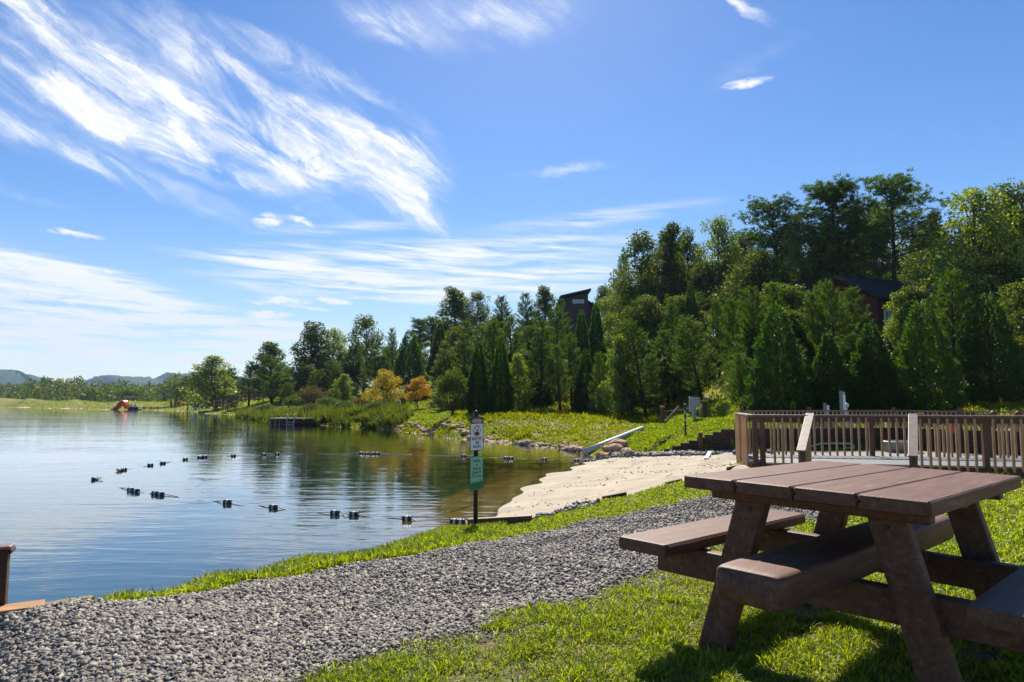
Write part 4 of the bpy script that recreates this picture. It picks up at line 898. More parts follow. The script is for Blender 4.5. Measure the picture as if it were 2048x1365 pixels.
def hit(px, py, far=400.0):                    # where a sight line meets the ground
    d = ray(px, py); Ys = np.exp(np.linspace(math.log(2), math.log(far), 500)); q = np.stack([d.x / d.y * Ys, Ys, CAMZ + d.z / d.y * Ys], -1)
    b = np.nonzero(q[:, 2] < np.maximum(height(q[:, 0], q[:, 1]), 0))[0]; return Vector(q[b[0] if len(b) else -1])
def plant(kind, var, px, top, Y, wpx, label, group=None, dz=0.0):
    """tree whose tip shows at photo pixel (px, top), Y metres ahead, crown wpx photo pixels wide"""
    x = at(px, HZ, Y).x; z = hz(x, Y) + dz; H = at(px, top, Y).z - z
    p = PR[kind][var % len(PR[kind])]; nm, cat = NAMES[kind]
    t = thing(nm, label, cat, (x, Y, z), random.uniform(0, 6.28), group)
    wpx = wpx * {'tall': 1.6, 'broad': 1.5, 'light': 1.3, 'pine': 1.4, 'cedar': 1.15}.get(kind, 1.15)
    s = H / p['h']; sx = (wpx / FPX * Y / 2) / p['r'] / 1.05; sx = min(max(sx, s * .6), s * 2.2)
    link('trunk', p['trunk'], t); link('crown', p['crown'], t)
    t.scale = (sx, sx, s); TREES.append((x, Y)); return t
# --- far left shore and its grove
P_ = plant
P_('light', 0, 427, 712, 112, 84, 'bright green sapling by the pergola, leftmost tall tree of the far shore')
P_('pine', 0, 466, 735, 116, 56, 'dark pine between the bright sapling and the double topped pine grove')
P_('pine', 1, 497, 722, 108, 50, 'narrow pine just left of the broad dark pine by the footbridge')
P_('broad', 2, 539, 684, 112, 58, 'rounded broadleaf crown rising behind the broad dark pine by the footbridge')
P_('pine', 2, 545, 708, 92, 100, 'broad dark pine above the reeds at the end of the footbridge')
P_('broad', 0, 621, 643, 104, 74, 'tall airy broadleaf tree, highest left of the middle grove')
P_('light', 1, 664, 656, 108, 60, 'pale thin broadleaf tree between two taller airy ones')
P_('broad', 3, 728, 631, 104, 72, 'airy dark broadleaf tree with rounded head above the golden tree')
P_('pine', 3, 703, 678, 92, 60, 'pine in front of the airy broadleaf trees, left of the golden tree')
P_('pine', 2, 660, 720, 84, 84, 'low broad pine behind the small light tree and the reeds')
P_('pine', 0, 750, 690, 86, 70, 'dark pine directly behind the golden tree')
P_('pine', 1, 784, 655, 90, 40, 'slender pine left of the dark cone behind the pavilion')
P_('cedar', 2, 818, 662, 78, 64, 'dark conical evergreen rising behind the pavilion')
P_('tall', 2, 838, 636, 100, 34, 'left one of twin thin pines left of the tall airy crown')
P_('tall', 0, 862, 632, 98, 34, 'right one of twin thin pines left of the tall airy crown')
P_('broad', 2, 906, 575, 96, 62, 'tallest airy broadleaf tree left of the brown shed roofed house')
P_('broad', 3, 952, 583, 98, 54, 'airy broadleaf tree just right of the tallest one of the mid hillside')
P_('pine', 0, 928, 640, 72, 74, 'dark pine below the tall airy broadleaf tree')
P_('pine', 1, 885, 690, 70, 50, 'pine at the left edge of the steep wood, over the pavilion shrub')
P_('pine', 3, 1003, 590, 82, 56, 'feathery pine with spiky top between airy trees and brown house')
P_('pine', 0, 1052, 584, 78, 60, 'spiky topped pine left of the brown house')
P_('broad', 2, 1090, 572, 88, 44, 'broadleaf crown close left of the brown house')
P_('pine', 2, 1118, 612, 66, 70, 'feathery pine overlapping the left wall of the brown house')
P_('broad', 1, 1212, 568, 104, 50, 'dark thin crown just behind the right roof of the brown house')
P_('light', 1, 1240, 560, 84, 72, 'light green loose broadleaf tree right of the brown house')
P_('light', 0, 689, 748, 74, 40, 'small light green tree above the reeds, left of the golden tree')
P_('gold', 0, 770, 738, 58, 66, 'round golden yellow tree at the pavilion, the larger left one')
P_('orange', 0, 836, 752, 55, 44, 'small orange yellow tree on a thin stem in front of the pavilion')
# --- front row along the bank, middle
P_('dark', 0, 905, 735, 43, 66, 'loose dark holly at the corner of the mown mound')
P_('cedar', 1, 957, 684, 43, 46, 'narrow pointed cedar left of its twin, behind the sign post')
P_('cedar', 0, 1002, 674, 44, 50, 'pointed cedar just right of the sign post top')
P_('light', 0, 1036, 708, 44, 48, 'soft light green young tree between pointed cedar and big pine')
P_('pine', 1, 1082, 640, 46, 84, 'big soft pine in the middle of the bank, left of two slim cedars')
P_('cedar', 3, 1066, 655, 52, 50, 'cedar hidden behind the big soft pine of the middle bank')
P_('cedar', 1, 1164, 622, 54, 40, 'left of two slim cedars right under the brown house')
P_('cedar', 1, 1194, 608, 56, 40, 'right of two slim cedars under the brown house')
P_('pine', 3, 1120, 690, 43, 56, 'dark low pine at the wood edge below the slim cedars')
P_('pine', 2, 1201, 704, 41, 52, 'small leaning pine with bare stem left of the yellow green sapling')
P_('light', 0, 1240, 672, 39, 54, 'yellow green sapling hugging the left side of the large pine')
P_('pine', 2, 1292, 640, 38.5, 118, 'large round pine with visible stem left of the barrier posts')
P_('pine', 0, 1346, 606, 45, 70, 'pine rising behind and right of the large round pine')
P_('cedar', 0, 1386, 564, 52, 44, 'pointed cedar standing highest below the big broadleaf group')
P_('cedar', 3, 1338, 590, 56, 44, 'pointed cedar at the foot of the leftmost big broadleaf crown')
P_('pine', 2, 1402, 632, 38, 112, 'big dark pine right above the electrical box')
P_('pine', 1, 1442, 598, 42, 60, 'feathery pine right of the highest pointed cedar')
P_('pine', 0, 1270, 600, 52, 70, 'bright feathery pine above the yellow green sapling')
P_('pine', 0, 1050, 722, 47, 62, 'dark young pine between the pointed cedars and the big soft pine')
P_('pine', 2, 1142, 668, 48, 84, 'bushy pine directly below the brown house, right of the big soft pine')
P_('cedar', 0, 1172, 700, 45, 50, 'short cedar at the wood edge left of the small leaning pine')
P_('pine', 3, 982, 640, 54, 72, 'tall dark pine right behind the two pointed cedars')
P_('pine', 1, 1022, 630, 56, 74, 'dark pine rising over the pointed cedar and the soft young tree')
P_('pine', 0, 932, 665, 56, 70, 'dark pine over the left pointed cedar, above the holly')
P_('pine', 2, 1262, 690, 42, 70, 'dark pine wedged between the yellow green sapling and the large round pine')
P_('pine', 3, 1335, 660, 41, 74, 'dark pine between the large round pine and the electrical box pine')
P_('pine', 0, 1126, 596, 72, 46, 'spiky pine whose top touches the left roof edge of the brown house')
P_('pine', 3, 1722, 572, 36, 84, 'pine hiding the left end of the log cabin')
P_('broad', 2, 1840, 572, 38, 74, 'dark leafy tree hiding the right end of the log cabin')
# --- big broadleaf trees and tall pines on the ridge
P_('broad', 3, 1284, 464, 66, 98, 'leftmost big broadleaf tree of the ridge with overhanging rounded head')
P_('broad', 2, 1349, 445, 68, 70, 'upright broadleaf crown second from the left on the ridge')
P_('broad', 0, 1386, 458, 72, 64, 'broadleaf crown in the dip between two higher ridge crowns')
P_('light', 1, 1442, 432, 66, 96, 'full bright topped broadleaf tree left of the dip before the first tall pine')
P_('broad', 1, 1494, 462, 68, 80, 'dark broadleaf tree filling the dip left of the first tall pine')
P_('tall', 0, 1562, 392, 58, 108, 'leftmost tall pine on the ridge with ragged pointed crown')
P_('light', 1, 1608, 428, 56, 70, 'light broadleaf crown between the ragged pine and the twin tall pines')
P_('tall', 2, 1684, 356, 55, 112, 'left of the twin tallest pines above the log cabin')
P_('tall', 1, 1791, 351, 50, 150, 'right of the twin tallest pines, its long bare trunk before the log cabin')
P_('broad', 2, 1884, 424, 62, 66, 'dark broadleaf crown in the gap right of the twin tallest pines')
P_('light', 1, 1968, 374, 42, 172, 'large yellowish broadleaf tree at the right end of the ridge')
P_('broad', 1, 2050, 362, 44, 130, 'broadleaf tree cut by the right picture edge')
P_('broad', 1, 1530, 500, 54, 110, 'dark broadleaf tree below the ragged pine, left of the cabin')
P_('broad', 0, 1640, 480, 58, 120, 'dark broadleaf mass behind the front pines, left of the cabin')
P_('broad', 1, 1912, 470, 56, 130, 'dark broadleaf tree behind the cabin roof')
P_('light', 0, 1806, 584, 38, 66, 'green bushy tree hiding the middle of the log cabin')
# --- front row behind the deck
P_('pine', 1, 1470, 594, 37, 58, 'feathery pine left of the tall green column by the deck end')
P_('pine', 3, 1512, 572, 34, 62, 'upright pine left of the leafy conical evergreen near the deck end')
P_('pine', 0, 1560, 564, 33, 70, 'pine whose spikes show over the left leafy conical evergreen')
P_('pine', 2, 1482, 704, 29.5, 48, 'smallest young pine at the left end of the deck')
P_('cedar', 2, 1556, 612, 27.5, 112, 'left and largest leafy conical evergreen behind the deck')
P_('pine', 1, 1636, 580, 32, 80, 'sunlit pine between the left conical evergreen and the big feathery pine')
P_('pine', 2, 1684, 555, 30.5, 112, 'big feathery pine left of the log cabin front')
P_('cedar', 3, 1660, 668, 27.5, 96, 'leafy conical evergreen below the big feathery pine')
P_('cedar', 0, 1746, 648, 27, 104, 'dark conical evergreen behind the second stair handrail')
P_('cedar', 2, 1852, 604, 26.5, 116, 'sunlit leafy conical evergreen with pale left flank, right of the cabin')
P_('pine', 0, 1908, 536, 29, 116, 'tall bright pine right of the log cabin')
P_('cedar', 2, 1985, 590, 27.5, 120, 'broad dark evergreen behind the right end of the deck')
P_('broad', 1, 2060, 560, 30, 120, 'dark leafy tree at the right edge behind the deck')
# --- trees hidden deep in the wood, nothing tells them apart
SKY_X = [560, 620, 660, 700, 730, 780, 830, 870, 905, 955, 1000, 1050, 1100, 1140, 1195, 1232, 1245, 1285, 1350, 1440, 1490, 1565, 1620, 1680, 1790, 1850, 1885, 1920, 1960, 2060]
SKY_Y = [700, 660, 670, 690, 660, 670, 655, 640, 590, 595, 600, 590, 585, 640, 640, 560, 480, 475, 455, 440, 470, 410, 440, 370, 365, 430, 435, 440, 390, 375]
rf = random.Random(5); nfill = 0
for row, (off, fr0, step, kinds) in enumerate(((3.5, .62, 46, 'pine cedar pine pine light'), (8, .46, 50, 'pine cedar pine broad'), (15, .31, 54, 'pine pine pine broad'), (26, .17, 56, 'broad pine broad'), (42, .07, 60, 'broad pine broad'))):
    px = 560 if row > 1 else 890
    while px < 2080:
        kd = rf.choice(kinds.split()); x = px + rf.uniform(-18, 18); kd = 'pine' if kd == 'light' and x > 1380 else kd; near = 25 + max(0, (1500 - x)) * .034; near = max(near, 37) if 1190 < x < 1470 else max(near, 43.5) if 900 < x <= 1190 else near
        Yc = near + off + rf.uniform(0, 3); sk = np.interp(x, SKY_X, SKY_Y); top = sk + fr0 * (832 - sk) + rf.uniform(0, 34)
        if x < 880: Yc = 82 + 9 * (row - 2) + rf.uniform(0, 6); top = min(sk + (70, 45, 18)[row - 2] + rf.uniform(0, 30), 768)
        if 1110 < x < 1225: top = max(top, 676)
        px += step * rf.uniform(.8, 1.2)
        if 1700 < x < 1895 and 31 < Yc < 62: continue
        if at(x, top, Yc).z - hz(at(x, HZ, Yc).x, Yc) < 1.6: continue
        plant(kd, rf.randrange(4), x, top, Yc, rf.uniform(70, 105) * 50 / max(Yc, 40), 'dark tree standing deep in the wooded hillside, half hidden behind nearer trees', 'trees deep in the hillside wood'); nfill += 1
# --- shrubs
P_('brown', 0, 622, 772, 72, 60, 'brownish red shrub mound behind the reeds, left of the small light tree')
P_('shrub', 0, 655, 792, 64, 46, 'grey green shrub among the reeds left of centre')
P_('shrub', 1, 590, 790, 70, 40, 'leafy shrub in the reeds above the floating dock, left part')
P_('brown', 0, 722, 794, 58, 46, 'dry brownish shrub among the reeds below the golden tree')
P_('shrub', 1, 530, 806, 74, 40, 'low shrub at the left end of the reeds')
P_('shrub', 0, 690, 800, 56, 44, 'low grey green shrub in the reeds just right of the floating dock')
P_('brown', 0, 622, 806, 60, 40, 'dry brown shrub low in the reeds behind the ladder')
P_('dark', 0, 755, 800, 52, 44, 'dark shrub at the right end of the reed bed')
P_('dark', 0, 803, 786, 60, 42, 'dark round shrub between the golden tree and the pavilion')
P_('shrub', 0, 878, 772, 56, 40, 'grey green shrub between pavilion and dark holly')
for k, (px, top, Y_, w, lb) in enumerate(((342, 797, 122, 11, 'leftmost yellow ball shrub by the pergola'), (353, 796, 124, 11, 'yellow ball shrub at the back, second from left by the pergola'), (367, 798, 122, 12, 'yellow ball shrub at the back nearest the pergola post'), (357, 802, 116, 12, 'front left yellow ball shrub on the shore by the pergola'), (368, 803, 115, 11, 'front right yellow ball shrub on the shore by the pergola'))):
    Y = hit(px, top + 10).y; P_('ysh', 0, px, top, Y, w, lb, 'yellow ball shrubs by the pergola')
P_('dark', 0, 266, 792.5, 176, 22, 'dark clipped hedge block on top of the far dam')
for k, (px, top, Y, w, kd) in enumerate(((372, 752, 150, 46, 'pine'), (395, 744, 158, 44, 'broad'), (352, 764, 165, 40, 'pine'), (448, 738, 140, 44, 'broad'), (580, 735, 120, 56, 'broad'))):
    P_(kd, k, px, top, Y, w, ['dark pine behind the pergola, left of the bright sapling', 'rounded tree right behind the left side of the bright sapling', 'pine at the right end of the far treeline', 'dark rounded tree right behind the bright sapling', 'dark tree in the dip right of the broad dark pine'][k])

# ------------------------------------------------------------------ far wood on the left, one mass
g = np.random.default_rng(90); CC = []; AA = []; LL = []
for k in range(230):
    px = g.uniform(-260, 620); Y = g.uniform(250, 420); topy = 768 + 14 * math.sin(px * .05) * math.sin(px * .021 + 1) + g.uniform(-10, 22) - (8 if px < 40 else 0)
    q = at(px, topy, Y); w = g.uniform(5, 10); Hh = g.uniform(9, 15); m = 420
    u = unit(g.normal(size=(m, 3))); c = np.array([q.x, q.y, q.z - Hh * .45]); CC.append(c + u * (g.uniform(.55, 1.05, m)[:, None]) * np.array([w * .5, w * .5, Hh * .48])); AA.append(u + g.normal(size=(m, 3)) * .5); LL.append(g.uniform(.6, 1.4, m))
V, F = leaves4(np.concatenate(CC), np.concatenate(AA), np.concatenate(LL), np.concatenate(LL) * .7, g)
o = link('far_woods', np_mesh('far_woods', V, F, M['oak'])); tag(o, 'far dark treeline beyond the dam on the left', 'woods', kind='stuff')

# ------------------------------------------------------------------ ground cover
fx, fy, fz = fc[:, 0], fc[:, 1], fc[:, 2]; fr = np.hypot(fx, fy)
tri = TV[QF]; farea = .5 * np.linalg.norm(np.cross(tri[:, 2] - tri[:, 0], tri[:, 3] - tri[:, 1]), axis=1)
is_lawn = ~(is_path | is_sand | is_bed | is_patio) & (fz > .02) & (np.abs(np.arctan2(fx, fy)) < R(44)) & (fy > .3)
def sample(mask, wts, n, g):
    ii = np.nonzero(mask)[0]; p = wts[ii]; p = p / p.sum(); f = g.choice(ii, n, p=p); a, b = g.random((2, n)); q = tri[f]
    return (q[:, 0] * ((1 - a) * (1 - b))[:, None] + q[:, 1] * (a * (1 - b))[:, None] + q[:, 2] * (a * b)[:, None] + q[:, 3] * ((1 - a) * b)[:, None]), f
def patch(x, y): return np.sin(x * 1.7 + 2 * np.sin(y * .9)) * np.sin(y * 2.1 + 1.5 * np.sin(x * 1.3)) + .6 * np.sin(x * 4.3 + y * 3.1) * np.sin(y * 5.2 - x * 2.7)
def stuff_mesh(name, V, F, mat, label, cat):
    o = link(name, np_mesh(name, V, F, mat)); return tag(o, label, cat, kind='stuff')
def tufts(P, nb, hl, wl, spread, g, mat_scale=1.0):
    n = len(P); C = np.repeat(P, nb, 0); r = np.repeat(np.hypot(P[:, 0], P[:, 1]), nb)
    az = g.uniform(0, 6.283, n * nb); tl = g.uniform(.1, 1, n * nb) * spread
    A = np.stack([np.cos(az) * np.sin(tl), np.sin(az) * np.sin(tl), np.cos(tl)], -1)
    L = g.uniform(hl[0], hl[1], n * nb); W = wl(r) * g.uniform(.7, 1.3, n * nb)
    B = np.stack([-np.sin(az), np.cos(az), np.zeros_like(az)], -1) + g.normal(size=(n * nb, 3)) * .4; B = unit(B)
    C = C + np.stack([np.cos(az), np.sin(az), 0 * az], -1) * .008
    mid = C + A * (L * .55)[:, None]; A2 = A + np.array([0, 0, -.55]) + np.stack([np.cos(az), np.sin(az), 0 * az], -1) * .25; tip = mid + unit(A2) * (L * .5)[:, None]
    hw = (W * .5)[:, None]
    V = np.stack([C - B * hw * .7, C + B * hw * .7, mid + B * hw, tip, mid - B * hw], 1).reshape(-1, 3); k = np.arange(n * nb)[:, None] * 5
    F4 = k + np.array([[0, 1, 2, 4]]); F3 = k + np.array([[4, 2, 3, 3]])
    return V, F4, k + np.array([[4, 2, 3]])
def tuft_obj(name, parts, mat, label, cat):
    V = np.concatenate([p[0] for p in parts]); off = np.cumsum([0] + [len(p[0]) for p in parts[:-1]])
    F = []
    for p, o_ in zip(parts, off):
        f4 = p[1] + o_; F += [f4[:, [0, 1, 2]], f4[:, [0, 2, 3]], p[2] + o_]
    return stuff_mesh(name, V, np.concatenate(F), mat, label, cat)
g = np.random.default_rng(101)
parts = []
near = is_lawn & (fr < 5.2)
pt, f = sample(near, farea * np.clip(3.2 / np.maximum(fr, .8), .4, 1.6) ** 1.5, 52000, g); keep = patch(pt[:, 0] * 1.3, pt[:, 1] * 1.3) + .7 * patch(pt[:, 0] * 4.1 + 1, pt[:, 1] * 3.7) > -.80 - .6 * g.random(len(pt)); keep |= g.random(len(pt)) < .10; keep &= ~(inpoly(pt[:, 0] - .05 + g.normal(size=len(pt)) * .10, pt[:, 1] + .08 + g.normal(size=len(pt)) * .10, PATH) & (g.random(len(pt)) < .85)); pt = pt[keep]; cl = patch(pt[:, 0] * 3.1 + 2, pt[:, 1] * 3.3) + g.normal(size=len(pt)) * .3
parts.append(tufts(pt[cl > .1], 6, (.025, .068), lambda r: .0030 + .0006 * r, 1.1, g)); parts.append(tufts(pt[cl <= .1], 4, (.012, .042), lambda r: .0030 + .0006 * r, 1.35, g))
mid = is_lawn & (fr >= 5.2) & (fr < 14)
pt, f = sample(mid, farea / fr ** 1.2, 34000, g); hi = pt[:, 1] < 8.5; parts.append(tufts(pt[hi], 3, (.03, .08), lambda r: .004 + .0011 * r, .9, g)); parts.append(tufts(pt[~hi], 3, (.02, .05), lambda r: .004 + .0011 * r, .9, g))
# tall stems along the water edge strip
st = is_lawn & (fr < 10) & (fx < 1) & (fz > .1) & ~inpoly(fx, fy, PATH)
STRIPP = [gxy(*p) for p in STRIP[:7]] + [gxy(*p) for p in PATH_L[::-1][3:-1]]
st = is_lawn & inpoly(fx, fy, [(x + (-.35 if i < 7 else .1), y + (.35 if i < 7 else -.1)) for i, (x, y) in enumerate(STRIPP)])
pt, f = sample(st, farea, 9000, g); parts.append(tufts(pt, 4, (.04, .12), lambda r: .004 + .0009 * r, .8, g))
tuft_obj('lawn_grass', parts, M['grass'], 'short bright green grass of the near lawn and bank', 'grass')
MOWN1 = [gxy(1200, 895, 1.7), gxy(1282, 858, 1.22), gxy(1325, 840, .95), (9.0, 38), (16, 36), (16, 22), (7.4, 21.4)]
MOWN2 = [gxy(790, 858, 1.88), gxy(800, 838, 1.3), gxy(900, 838, 1.0), (-4.0, 50), (-8, 60), (-16, 58)]
far = is_lawn & (fr >= 14) & (fr < 75)
mown = inpoly(fx, fy, MOWN1) | inpoly(fx, fy, MOWN2)
parts = []
pt, f = sample(far & mown, farea / fr ** 1.6, 46000, g); parts.append(tufts(pt, 3, (.05, .13), lambda r: .012 + .0007 * r, .8, g))
pt, f = sample(is_lawn & (fr >= 75) & (fr < 260) & (fx < -5), farea / fr ** 1.5, 30000, g); parts.append(tufts(pt, 3, (.10, .32), lambda r: .02 + .0008 * r, .8, g))
tuft_obj('mown_grass', parts, M['grass'], 'mown grass of the slopes and the far dam', 'grass')
parts = []
bank = far & ~mown & (fx < 9)
pt, f = sample(bank, farea / fr ** 1.7, 42000, g); k_ = .5 + .5 * patch(pt[:, 0] * .3, pt[:, 1] * .3); kp = patch(pt[:, 0] * .9, pt[:, 1] * 1.1) > -1.15 + .5 * g.random(len(pt)); pt = pt[kp]; k_ = k_[kp]; parts.append(tufts(pt[k_ > 1.12], 5, (.12, .32), lambda r: .014 + .0007 * r, .6, g)); parts.append(tufts(pt[k_ < .55], 4, (.03, .10), lambda r: .012 + .0007 * r, 1.0, g)); parts.append(tufts(pt[k_ >= .55], 4, (.05, .17), lambda r: .012 + .0007 * r, .9, g))
pt, f = sample(far & ~mown & (fy > np.where(fx > 9, 24, 36)), farea / fr ** 1.3, 24000, g); parts.append(tufts(pt, 4, (.08, .32), lambda r: .018 + .0008 * r, .8, g))
tuft_obj('meadow_grass', parts, M['meadow'], 'rough tall grass and weeds on the bank and under the trees', 'grass')
pt, f = sample(near, farea, 16000, g); pt = pt + np.array([0, 0, .008]); V, F = leaves4(pt, g.normal(size=(len(pt), 3)) * np.array([1, 1, .22]), g.uniform(.02, .055, len(pt)), g.uniform(.003, .006, len(pt)), g)
stuff_mesh('dry_thatch', V, F, leafmat('straw', [(.22, .17, .09), (.36, .28, .16), (.28, .20, .10)], .2, (1.1, 1.05, .8), .02), 'dry straw lying in the thin spots of the near lawn', 'straw')
# reeds along the left shore
sx = [q for q in SHORE_R if 470 < q[0] < 800]; sp = np.array([gxy(a, b, 1.9) for a, b in sx])
tt = g.uniform(0, len(sp) - 1.001, 1500); i0 = tt.astype(int); fr_ = (tt - i0)[:, None]; base = sp[i0] * (1 - fr_) + sp[i0 + 1] * fr_
back = g.uniform(0, 1, 1500) ** 1.3 * 9; dirv = unit(base + np.array([4., 0])); base = base + dirv * back[:, None] + g.normal(size=base.shape) * .5
zz = height(base[:, 0], base[:, 1]); ok = (zz > -.12) & (patch(base[:, 0] * .22 + 3, base[:, 1] * .25) > -.75); P3 = np.stack([base[:, 0], base[:, 1], zz], -1)[ok]
clump = .5 + .5 * patch(P3[:, 0] * .35, P3[:, 1] * .35)
parts = [tufts(P3[clump > .3], 14, (.5, 1.25), lambda r: .042 + 0 * r, .35, g), tufts(P3[clump <= .3], 14, (.25, .75), lambda r: .05 + 0 * r, .7, g)]
tuft_obj('reeds', parts, M['reed'], 'tall green reeds along the left shore by the floating dock', 'reeds')
# single taller stems in the lawn strip are part of the grass; fallen bits on the sand
g = np.random.default_rng(102)
pt, f = sample(is_sand & (fz > .03), farea / np.maximum(fr, 6), 1000, g); kk = patch(pt[:, 0] * .8, pt[:, 1] * .8) > .15; pt = pt[kk] + np.array([0, 0, .012])
V, F = leaves4(pt, g.normal(size=(len(pt), 3)) * np.array([1, 1, .15]), g.uniform(.03, .09, len(pt)), .025, g); stuff_mesh('leaf_litter', V, F, M['reddish'], 'dark leaf scraps scattered on the sand', 'leaves')

# ------------------------------------------------------------------ stones
_t = (1 + 5 ** .5) / 2
ICO_V = unit(np.array([(-1, _t, 0), (1, _t, 0), (-1, -_t, 0), (1, -_t, 0), (0, -1, _t), (0, 1, _t), (0, -1, -_t), (0, 1, -_t), (_t, 0, -1), (_t, 0, 1), (-_t, 0, -1), (-_t, 0, 1)], float))
ICO_F = np.array([(0, 11, 5), (0, 5, 1), (0, 1, 7), (0, 7, 10), (0, 10, 11), (1, 5, 9), (5, 11, 4), (11, 10, 2), (10, 7, 6), (7, 1, 8), (3, 9, 4), (3, 4, 2), (3, 2, 6), (3, 6, 8), (3, 8, 9), (4, 9, 5), (2, 4, 11), (6, 2, 10), (8, 6, 7), (9, 8, 1)])
def stones(P, S, g, flatz=.62):
    n = len(P); V = ICO_V[None] * g.uniform(.48, 1.35, (n, 12, 1)); V = V * (S[:, None, None] * np.stack([g.uniform(.8, 1.35, n), g.uniform(.7, 1.1, n), g.uniform(.45, .95, n) * flatz / .62], -1)[:, None, :])
    q = unit(g.normal(size=(n, 4))); q[:, 1:3] *= .55; q = unit(q); w, x, y, z = q.T
    Rm = np.stack([np.stack([1 - 2 * (y * y + z * z), 2 * (x * y - z * w), 2 * (x * z + y * w)], -1), np.stack([2 * (x * y + z * w), 1 - 2 * (x * x + z * z), 2 * (y * z - x * w)], -1), np.stack([2 * (x * z - y * w), 2 * (y * z + x * w), 1 - 2 * (x * x + y * y)], -1)], 1)
    V = np.einsum('nij,nkj->nki', Rm, V) + P[:, None, :]
    return V.reshape(-1, 3), (ICO_F[None] + np.arange(n)[:, None, None] * 12).reshape(-1, 3)
def stone_mat(name, cols, rough=.75):
    m, nt, N, L, o = mat_new(name); p = N.new('ShaderNodeBsdfPrincipled'); L.new(p.outputs[0], o.inputs[0]); p.inputs['Roughness'].default_value = rough; p.inputs['Specular IOR Level'].default_value = .35
    ge = N.new('ShaderNodeNewGeometry'); r = ramp(N, [(i / (len(cols) - 1), c) for i, c in enumerate(cols)]); L.new(ge.outputs['Random Per Island'], r.inputs[0])
    tc = N.new('ShaderNodeTexCoord'); f_ = noise_fac(N, L, tc.outputs['Object'], 70, 4); mx = N.new('ShaderNodeMix'); mx.data_type = 'RGBA'; mx.blend_type = 'MULTIPLY'; mx.inputs['Factor'].default_value = .8
    r2 = ramp(N, [(.3, (.6, .6, .6)), (.7, (1.15, 1.15, 1.15))]); L.new(f_, r2.inputs[0]); L.new(r.outputs[0], mx.inputs[6]); L.new(r2.outputs[0], mx.inputs[7]); L.new(mx.outputs[2], p.inputs['Base Color']); return m
M['gravel'] = stone_mat('grey_gravel', [(.06, .056, .054), (.16, .146, .13), (.32, .285, .24), (.11, .10, .093), (.46, .41, .34), (.08, .074, .07), (.28, .22, .155), (.20, .183, .162)])
M['slate'] = stone_mat('grey_crushed_rock', [(.06, .06, .065), (.15, .148, .15), (.28, .27, .26), (.10, .10, .105)])
g = np.random.default_rng(103); Ps = []; Ss = []
for a, b, n, s0, s1 in ((1.2, 4.2, 42000, .006, .020), (4.2, 7, 24000, .008, .022), (7, 12, 16000, .010, .025)):
    pt, f = sample(is_path & (fr >= a) & (fr < b) & (np.abs(np.arctan2(fx, fy)) < R(42)), farea / fr ** 1.2, n, g); s = s0 + (s1 - s0) * g.random(n) ** 1.8; pt[:, 2] += s * .25; Ps.append(pt); Ss.append(s)
# strays along the edges
pt, f = sample(is_lawn & (fr < 7) & inpoly(fx + .12 * np.sin(fy * 7), fy + .1 * np.sin(fx * 9), [(x * 1.02 + .12, y * .97 - .06) for x, y in PATH]), farea, 4200, g); Ps.append(pt); Ss.append(g.uniform(.006, .014, len(pt)))
V, F = stones(np.concatenate(Ps), np.concatenate(Ss), g); stuff_mesh('gravel', V, F, M['gravel'], 'loose grey gravel covering the path', 'gravel')
wl0 = np.array(gxy(1205, 913, 1.87)); wl1 = np.array((WR0.x + .6, WR0.y - .1)); tt = g.random(900) ** .9; base = wl0 + (wl1 - wl0) * tt[:, None] + np.stack([g.normal(size=900) * .2, -np.abs(g.normal(size=900)) * .42 - .05], -1)
P3 = np.stack([base[:, 0], base[:, 1], height(base[:, 0], base[:, 1]) + .03], -1); V, F = stones(P3, g.uniform(.04, .105, 900), g); stuff_mesh('crushed_stone', V, F, M['slate'], 'grey crushed stone at the foot of the stepped timber wall', 'stones')
b0 = np.array(gxy(1085, 1034, 1.70)); b1 = np.array(gxy(1190, 1012, 1.62)); tt = g.random(90); base = b0 + (b1 - b0) * tt[:, None] + g.normal(size=(90, 2)) * .10
P3 = np.stack([base[:, 0], base[:, 1], height(base[:, 0], base[:, 1]) + .01], -1); V, F = stones(P3, g.uniform(.02, .07, 90), g); stuff_mesh('edge_stones', V, F, M['slate'], 'small grey stones in the weeds at the near edge of the sand', 'stones')
def rock_mesh(seed, mat):
    import bmesh
    g = np.random.default_rng(seed); bm = bmesh.new(); bmesh.ops.create_icosphere(bm, subdivisions=2, radius=1)
    D = unit(g.normal(size=(9, 3))); H = g.uniform(.62, .95, 9)
    for v in bm.verts:
        c = np.array(v.co)
        for d, h in zip(D, H):
            e = c @ d
            if e > h: c = c - d * (e - h)
        v.co = c * np.array([1, .8, .62]) + g.normal(size=3) * .02
    me = bpy.data.meshes.new('shore_rock'); bm.to_mesh(me); bm.free(); me.materials.append(mat); return me
RK = [rock_mesh(s, M['boulder']) for s in range(5)]; OK_ = [rock_mesh(20 + s, M['orock']) for s in range(3)]
sl_ = [gxy(*p, 1.9) for p in SHORE_R[:7]][::-1]; sp = np.array(sl_); seg = np.hypot(*(sp[1:] - sp[:-1]).T); tot = seg.sum(); rg = random.Random(8)
